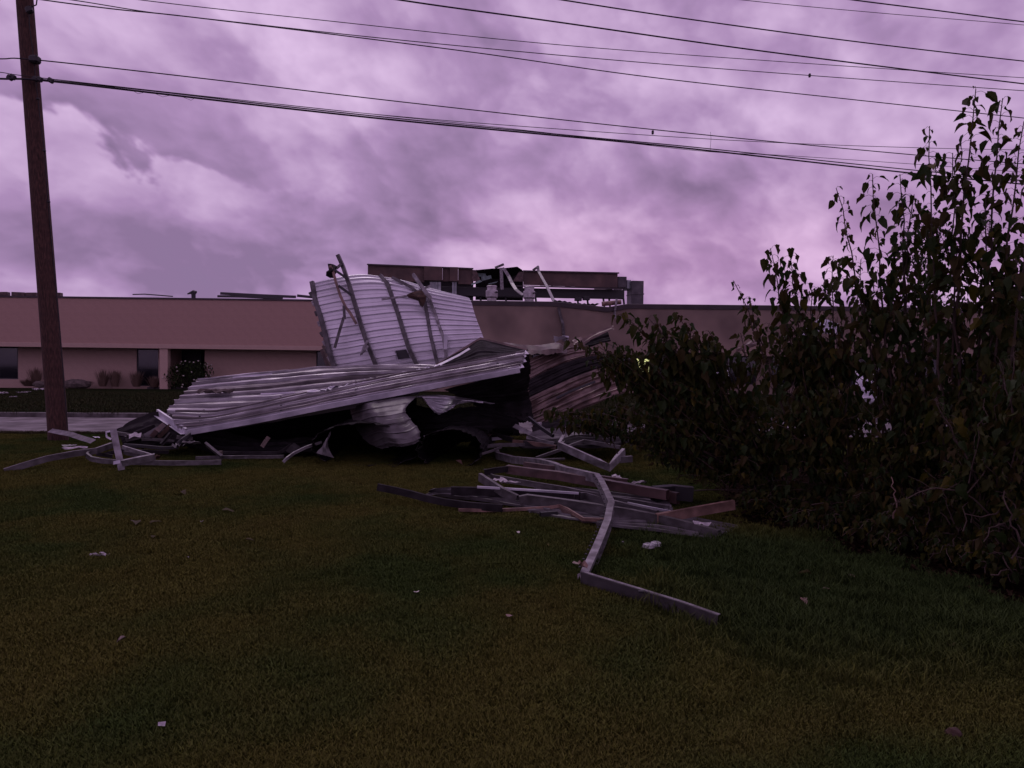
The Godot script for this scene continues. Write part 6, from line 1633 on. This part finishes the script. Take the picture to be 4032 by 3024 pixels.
func build_saplings() -> void:
	for i in 9: leaf_mesh.append(make_leaf(i + 3))
	var r := V(4.119,0.005,-6.7)
	r.y = 0.0
	# each shoot goes from low on the plant to a tip that stands against the sky
	sapling("tall_sapling", "tallest leafy sapling with long upright shoots standing against the sky", r, [
		[r, V(3.759,1.978,-6.5), V(3.912,3.969,-6.4), 0.022, 0.48, 0.024, 0.152, 3],
		[r + V(0.05, 0.1, 0), V(3.95,2.165,-6.3), V(4.078,3.858,-6.3), 0.018, 0.5, 0.030, 0.133, 2],
		[r + V(0.1, 0.1, 0.1), V(4.008,1.966,-6.2), V(4.127,3.603,-6.1), 0.018, 0.5, 0.026, 0.145, 3],
		[r + V(-0.1, 0.1, 0), V(3.699,1.819,-6.6), V(3.638,3.717,-6.6), 0.016, 0.52, 0.030, 0.140, 2],
		[r + V(-0.1, 0.1, 0), V(3.906,1.74,-6.6), V(3.789,3.457,-6.5), 0.016, 0.42, 0.027, 0.140, 2],
		[r + V(0.1, 0.1, 0), V(4.03,1.881,-6), V(4.17,3.402,-5.9), 0.016, 0.45, 0.027, 0.145, 2],
		[r, V(4.105,1.739,-6.4), V(3.962,3.057,-6.3), 0.016, 0.35, 0.027, 0.140, 3],
		[r, V(3.918,1.339,-6.4), V(4.184,2.504,-6.2), 0.016, 0.35, 0.027, 0.140, 3]],
		[[V(4.032,1.618,-6.6), V(0.42, 0.5, 0.5), 22, 0.028, 0.107], [V(4.035,1.079,-6.2), V(0.5, 0.6, 0.5), 63, 0.028, 0.107], [V(4.404,1.986,-6.5), V(0.25, 0.32, 0.4), 10, 0.028, 0.113], [V(3.948,0.256,-6.6), V(0.45, 0.28, 0.4), 39, 0.032, 0.098], [V(3.612,0.084,-5.9), V(0.42, 0.16, 0.3), 30, 0.032, 0.09]], 280)
	r = V(3.861,-0.007,-7.2)
	r.y = 0.0
	sapling("middle_sapling", "leafy sapling with clustered upright shoots beside the tallest sapling", r, [
		[r, V(3.568,1.744,-7.2), V(3.387,3.421,-7.1), 0.018, 0.5, 0.026, 0.152, 3],
		[r + V(0.1, 0.1, 0), V(3.809,1.926,-7.2), V(3.646,3.424,-7.1), 0.018, 0.52, 0.026, 0.152, 3],
		[r + V(-0.1, 0.1, 0), V(3.452,1.921,-7.2), V(3.088,3.31,-7.2), 0.016, 0.55, 0.032, 0.133, 1],
		[r + V(0.0, 0.1, 0), V(3.675,1.924,-7.2), V(3.786,3.234,-7.1), 0.015, 0.5, 0.027, 0.140, 2],
		[r + V(0.0, 0.1, 0), V(3.953,1.57,-7.2), V(3.952,2.8,-7.1), 0.015, 0.35, 0.027, 0.140, 3],
		[r + V(0.0, 0.1, 0), V(3.463,1.475,-7.2), V(3.344,2.632,-7.2), 0.015, 0.4, 0.027, 0.140, 3]],
		[[V(3.734,1.612,-7.3), V(0.5, 0.38, 0.5), 26, 0.030, 0.113], [V(3.76,1.012,-6.9), V(0.6, 0.6, 0.5), 67, 0.030, 0.113], [V(3.429,0.534,-6.9), V(0.5, 0.35, 0.5), 29, 0.034, 0.102], [V(3.486,0.233,-7), V(0.5, 0.24, 0.4), 33, 0.032, 0.098], [V(3.313,0.15,-6.4), V(0.45, 0.16, 0.3), 30, 0.032, 0.09]], 270)
	r = V(3.398,0.046,-7.8)
	r.y = 0.0
	sapling("low_sapling", "lower leafy sapling with shoots just topping the office roof line", r, [
		[r, V(2.974,1.552,-7.8), V(2.675,2.822,-7.8), 0.016, 0.5, 0.026, 0.157, 2],
		[r + V(0.1, 0.1, 0), V(2.972,1.649,-7.8), V(2.878,2.791,-7.8), 0.016, 0.5, 0.026, 0.157, 2],
		[r + V(0.1, 0.1, 0), V(3.316,1.653,-7.7), V(3.29,2.738,-7.7), 0.015, 0.5, 0.027, 0.145, 2],
		[r + V(-0.1, 0.1, 0), V(2.82,1.353,-7.9), V(2.325,2.493,-7.9), 0.014, 0.6, 0.037, 0.133, 1],
		[r + V(-0.1, 0.1, 0), V(2.722,1.352,-7.9), V(2.495,2.329,-7.9), 0.014, 0.5, 0.034, 0.145, 1],
		[r, V(3.17,1.457,-7.8), V(3.098,2.471,-7.8), 0.014, 0.4, 0.027, 0.145, 3],
		[r, V(3.514,1.466,-7.6), V(3.488,2.501,-7.6), 0.014, 0.4, 0.027, 0.145, 3]],
		[[V(3.103,1.847,-7.9), V(0.55, 0.38, 0.5), 44, 0.034, 0.118], [V(3.057,1.089,-7.5), V(0.6, 0.5, 0.5), 67, 0.032, 0.113], [V(3.306,0.605,-7.3), V(0.6, 0.35, 0.5), 40, 0.034, 0.107], [V(3.061,0.256,-7.7), V(0.55, 0.22, 0.4), 33, 0.032, 0.098], [V(3.007,0.17,-7), V(0.45, 0.16, 0.3), 30, 0.032, 0.09]], 270)
	r = V(3.093,0.123,-8.3)
	r.y = 0.0
	sapling("arching_sapling", "leafy sapling arching over towards the brown wall sheet", r, [
		[r, V(1.906,1.434,-8.2), V(0.636,1.836,-8.2), 0.018, 0.62, 0.027, 0.157, 2],
		[r + V(-0.1, 0.1, 0), V(1.925,1.638,-8.3), V(1.195,2.154,-8.3), 0.016, 0.55, 0.026, 0.157, 3],
		[r + V(-0.1, 0.1, 0), V(2.006,1.537,-8.2), V(1.486,2.11,-8.2), 0.016, 0.5, 0.026, 0.157, 3],
		[r + V(0, 0.1, 0), V(2.209,1.539,-8.2), V(1.78,2.164,-8.2), 0.016, 0.5, 0.026, 0.157, 3],
		[r + V(0, 0.1, 0), V(2.519,1.339,-8.2), V(2.15,1.976,-8.2), 0.015, 0.45, 0.027, 0.157, 2],
		[r + V(0, 0.1, 0), V(1.913,1.025,-8.2), V(0.936,1.524,-8.2), 0.015, 0.5, 0.026, 0.145, 3],
		[r + V(0, 0.1, 0), V(1.996,0.73,-8.1), V(1.208,1.125,-8.1), 0.014, 0.5, 0.027, 0.145, 2],
		[r + V(0, 0.1, 0), V(2.725,1.239,-8.2), V(2.507,1.95,-8.2), 0.015, 0.4, 0.028, 0.145, 2]],
		[[V(1.841,1.819,-8.4), V(0.5, 0.3, 0.4), 31, 0.034, 0.118], [V(2.139,1.227,-8.3), V(0.75, 0.4, 0.5), 63, 0.034, 0.113], [V(2.57,0.748,-8), V(0.7, 0.4, 0.5), 55, 0.034, 0.107], [V(2.487,0.417,-8.2), V(0.6, 0.22, 0.4), 33, 0.034, 0.098], [V(1.968,0.565,-8.4), V(0.5, 0.3, 0.4), 34, 0.034, 0.1], [V(1.493,1.561,-8.3), V(0.14, 0.1, 0.12), 11, 0.035, 0.1], [V(2.63,0.179,-7.7), V(0.45, 0.15, 0.3), 26, 0.032, 0.09], [V(1.119,1.654,-8.25), V(0.34, 0.22, 0.25), 18, 0.034, 0.105], [V(1.394,0.986,-8.3), V(0.4, 0.3, 0.3), 26, 0.034, 0.1]], 280)
	r = V(2.947,0.168,-8.8)
	r.y = 0.0
	sapling("low_branch", "low leafy branch reaching out level over the loose bars and the brown sheet's foot", r, [
		[r, V(2.074,1.087,-8.9), V(0.374,0.994,-9), 0.014, 0.72, 0.018, 0.157, 3],
		[r, V(2.187,0.977,-8.9), V(0.527,0.819,-8.9), 0.012, 0.76, 0.018, 0.152, 3],
		[r + V(0, 0.1, 0), V(2.076,0.976,-8.9), V(0.995,1.047,-8.9), 0.012, 0.78, 0.019, 0.157, 2],
		[r + V(0, 0.1, 0), V(2.281,0.546,-8.8), V(1.492,0.74,-8.7), 0.012, 0.5, 0.037, 0.133, 1]],
		[[V(0.719,0.944,-8.9), V(0.26, 0.1, 0.2), 14, 0.034, 0.1], [V(2.144,0.666,-8.7), V(0.45, 0.3, 0.4), 29, 0.043, 0.102]], 230)
	r = V(3.752,-0.017,-5.5)
	r.y = 0.0
	sapling("shaded_sapling", "dark bushy sapling closest to the camera at the picture edge", r, [
		[r, V(3.695,0.727,-5.5), V(3.698,1.721,-5.5), 0.014, 0.3, 0.027, 0.140, 3],
		[r, V(3.478,0.883,-5.6), V(3.241,1.365,-5.7), 0.012, 0.4, 0.037, 0.133, 2],
		[r + V(0, 0.2, 0), V(3.343,1.032,-5.5), V(2.842,0.489,-5.6), 0.008, 0.82, 0.022, 0.133, 1],
		[r + V(0, 0.2, 0), V(3.531,0.658,-5.3), V(3.327,0.38,-5.2), 0.006, 0.85, 0.037, 0.121, 1]],
		[[V(3.618,0.849,-5.6), V(0.35, 0.4, 0.4), 48, 0.032, 0.102], [V(3.847,1.342,-5.6), V(0.3, 0.5, 0.4), 48, 0.032, 0.102], [V(3.702,0.571,-6.2), V(0.4, 0.3, 0.4), 33, 0.034, 0.102], [V(3.741,0.347,-5.5), V(0.3, 0.25, 0.3), 29, 0.034, 0.098], [V(3.679,0.121,-5.5), V(0.4, 0.2, 0.35), 33, 0.032, 0.090]], 260)
	# bare reddish runners trailing over the litter
	var k := 0
	for q in [[V(3.73,0.71,-5.4), V(3.535,0.47,-5.4), V(3.252,0.555,-5.3)], [V(3.541,0.375,-5.1), V(3.434,0.534,-5.1), V(3.462,0.741,-5.2)], [V(2.446,0.411,-8.6), V(3.155,0.271,-8.2), V(3.441,0.564,-7.6)], [V(2.179,0.104,-8.8), V(2.779,0.25,-8.3), V(3.221,0.242,-7.4)], [V(3.205,0.332,-6.2), V(3.219,0.566,-6.2), V(3.228,0.667,-6.3)]]:
		var s := Shape.new()
		s.tube(bent(q[0], q[1], q[2], 10, 0.012), 0.008, 0.004, 5)
		single("bare_twig", s, mats.tan_paint if k == 4 else mats.twig, ["bare forked twig at the picture edge over the dark litter", "thin bare twig hanging at the picture edge beside the forked one", "long bare twig arching out of the arching sapling", "low bare twig trailing over the litter by the small heap", "pale bare twig holding a hanging leaf cluster"][k], "twig", "bare twigs under the saplings")
		k += 1
	# farther trees beyond the saplings
	var t: Vector3 = V(20.104,1.516,-30)
	t.y = 0.0
	var o := thing("bare_tree", "bare fine branched tree far behind the tallest sapling", "tree", t)
	var s := Shape.new()
	s.tube([t, V(20.046,3.376,-30), V(19.907,4.858,-30)], 0.22, 0.12, 8)
	part("trunk", s, mats.twig, o)
	var crown := Shape.new()
	branch(crown, V(19.91,4.766,-30), V(0.2, 1, 0), 1.5, 0.08, 5)
	branch(crown, V(19.962,4.303,-30), V(0.9, 0.7, 0.2), 1.4, 0.07, 5)
	branch(crown, V(19.967,4.118,-30), V(-0.8, 0.8, -0.2), 1.3, 0.07, 5)
	branch(crown, V(20.022,3.562,-30), V(1.0, 0.4, 0.3), 1.4, 0.06, 5)
	part("crown", crown, mats.twig, o).set_meta("kind", "stuff")
	t = V(16.782,0.646,-24)
	t.y = 0.0
	o = thing("dense_tree", "dense dark leafy tree behind the saplings at the picture edge", "tree", t)
	s = Shape.new()
	s.tube([t, V(16.651,2.433,-24), V(16.464,3.62,-24)], 0.16, 0.06, 8)
	part("trunk", s, mats.twig, o)
	s = Shape.new()
	for i in 5200:
		var d := V(rng.randfn(), rng.randfn(), rng.randfn()).normalized() * pow(rng.randf(), 0.45)
		d *= 0.8 + 0.5 * fine.get_noise_3d(d.x * 16.0, d.y * 16.0, d.z * 16.0)
		var p := V(16.49,2.803,-24) + d * V(1.7, 1.75, 1.5)
		var b := Basis.from_euler(V(rng.randf() * TAU, rng.randf() * TAU, 0))
		var w := rng.randf_range(0.06, 0.13)
		s.quad(p - b.x * w * 0.6, p + b.z * w, p + b.x * w * 0.6, p - b.z * w)
	part("crown", s, mats.leaf_green, o).set_meta("kind", "stuff")
	t = V(14.624,0.525,-26)
	t.y = 0.0
	o = thing("thin_tree", "small leaved thin tree just behind the middle and tallest saplings", "tree", t)
	s = Shape.new()
	s.tube([t, V(14.52,3.106,-26), V(14.378,6.472,-26)], 0.12, 0.03, 7)
	part("trunk", s, mats.twig, o)
	s = Shape.new()
	for i in 1500:
		var h := rng.randf()
		var p := V(14.52,3.106,-26).lerp(V(14.374,6.632,-26), h) + V(rng.randfn(), rng.randfn() * 0.5, rng.randfn()) * (0.62 - 0.35 * h)
		var b := Basis.from_euler(V(rng.randf() * TAU, rng.randf() * TAU, 0))
		var w := rng.randf_range(0.05, 0.11)
		s.quad(p - b.x * w * 0.6, p + b.z * w, p + b.x * w * 0.6, p - b.z * w)
	part("crown", s, mats.leaf_green, o).set_meta("kind", "stuff")

func branch(s: Shape, at: Vector3, d: Vector3, length: float, r: float, depth: int) -> void:
	var tip := at + d.normalized() * length
	var mid := at.lerp(tip, 0.5) + V(rng.randfn(), rng.randfn(), rng.randfn()) * length * 0.06
	s.tube([at, mid, tip], r, r * 0.6, 4, false)
	if depth == 0: return
	for k in 3:
		branch(s, mid.lerp(tip, rng.randf_range(0.2, 1.0)), d.normalized() + V(rng.randfn(), rng.randfn() * 0.6 + 0.15, rng.randfn()) * 0.55, length * rng.randf_range(0.5, 0.75), r * 0.55, depth - 1)

# ------------------------------------------------------------------ litter on the lawn
func build_litter() -> void:
	single("crumpled_paper", crumple(V(-3.309,0,-5.93), V(0.17, 0.035, 0.09), 3, 6), mats.paper, "white crumpled paper lying alone on the open lawn", "paper")
	var c := V(1.225,0,-6.399)
	var o := thing("plastic_lid", "clear crushed plastic double lid on the dark grass beside the long bent girt", "plastic lid", c)
	for k in 2:
		var s := Shape.new()
		var at := c + (V(-0.035, 0.02, 0.025) if k == 0 else V(0.04, 0.025, -0.02))
		s.lathe(at, [Vector2(0.052, 0.0), Vector2(0.055, 0.006), Vector2(0.05, 0.014), Vector2(0.046, 0.03), Vector2(0.03, 0.036), Vector2(0.0, 0.032)], 18)
		part("lid_dome", s, mats.clear_plastic, o)
		s = Shape.new()
		s.lathe(at + V(0, 0.002, 0), [Vector2(0.05, 0.0), Vector2(0.056, 0.003), Vector2(0.05, 0.006)], 18)
		part("lid_rim", s, mats.paper, o)
	var g := "dead leaves on the lawn"
	for i in 6:
		if leaf_mesh.size() < 6: leaf_mesh.append(make_leaf(i + 3))
	var spots := [[V(-0.63,0.02,-5.018), "petal", 0.06, "pale curled leaf alone on the middle of the lawn"], [V(-0.006,0.02,-4.555), "tan_paint", 0.06, "small tan leaf nearer than the pale curled leaf"], [V(0.076,0.015,-6.837), "petal", 0.045, "pale curled strip of leaf in front of the small heap"], [V(0.322,0.015,-6.431), "leaf_yellow", 0.035, "tiny yellow leaf in front of the small heap"],
		[V(-3.597,0.02,-7.134), "leaf_brown", 0.16, "dark curled leaf cluster on the lawn beyond the white paper"], [V(-3.423,0.02,-7.041), "leaf_brown", 0.1, "dark leaf next to the dark curled cluster"], [V(-3.129,0.02,-6.479), "leaf_brown", 0.08, "dark leaf just beyond the white paper"], [V(-2.98,0.02,-7.683), "leaf_brown", 0.14, "dark leaf near the middle of the open lawn"], [V(-3.884,0.02,-8.719), "leaf_brown", 0.14, "brown leaf before the dark folded sheets"], [V(-2.297,0.02,-6.418), "leaf_brown", 0.08, "dark leaf on the bare middle of the lawn"],
		[V(2.252,0.03,-5.542), "leaf_brown", 0.1, "brown leaf in the long grass by the leaf litter"], [V(2.232,0.03,-5.167), "tan_paint", 0.07, "tan leaf flat in the long dark grass"], [V(2.53,0.03,-5.505), "tan_paint", 0.08, "tan leaf at the edge of the leaf litter"], [V(1.97,0.03,-4.954), "tan_paint", 0.07, "tan leaf lowest in the long dark grass"], [V(2.477,0.03,-4.127), "leaf_brown", 0.08, "dark brown leaf near the leaf litter at the picture edge"], [V(-2.154,0.02,-4.135), "timber", 0.05, "tiny straw coloured leaf on the near lawn"], [V(-0.41,0.02,-8.409), "leaf_brown", 0.1, "dark leaf close behind the curled channel"]]
	for q in spots:
		var mi := MeshInstance3D.new()
		mi.name = numbered("dead_leaf")
		mi.mesh = leaf_mesh[rng.randi() % 6]
		mi.material_override = mats[q[1]]
		add_child(mi, true)
		mi.transform = Transform3D(Basis.from_euler(V(-1.35 + rng.randf_range(-0.3, 0.3), rng.randf() * TAU, 0)).scaled(Vector3.ONE * q[2]), q[0] + V(0, 0.012, 0))
		tag(mi, q[3], "leaf", g)
	# fallen leaves under the saplings
	var where := []
	var tints := []
	for i in 5200:
		var z := rng.randf_range(-11.5, -4.2)
		var x := rng.randf_range(1.8, 6.5)
		if rng.randf() > litter_share(x, z): continue
		var size := rng.randf_range(0.03, 0.085)
		var b := Basis.from_euler(V(-1.45 + rng.randf_range(-0.5, 0.5), rng.randf() * TAU, rng.randf_range(-0.4, 0.4))).scaled(Vector3.ONE * size)
		where.append(Transform3D(b, V(x, ground_y(x, z) + rng.randf() * 0.03, z)))
		tints.append(Color(0.030, 0.019, 0.012) * rng.randf_range(0.25, 1.0))
	scatter("leaf_litter", leaf_mesh[1], where, tints, mats.dead_litter)
	var clod := V(1.936,0,-3.191)
	single("bark_clod", boulder(clod, V(0.045, 0.03, 0.035), 17), mats.rust, "brown clod of bark in the near corner of the lawn", "bark")
	for q in [[V(1.002,0.01,-6.567), "tiny white crumb of debris between the girt and the clear lid"], [V(3.039,0.02,-5.961), "tiny white crumb in the leaf litter under the saplings"], [V(1.424,0.02,-7.363), "tiny white crumb at the edge of the small heap"], [V(-1.485,0.02,-3.152), "tiny white crumb on the lawn nearest the camera"], [V(-2.987,0.02,-7.167), "tiny white crumb on the lawn by the dark leaves"], [V(-2.56,0.02,-5.87), "tiny white crumb to one side of the white paper"]]:
		single("debris_crumb", crumple(q[0], V(0.03, 0.02, 0.02), rng.randi(), 2), mats.paper, q[1], "crumb", "white crumbs on the lawn")
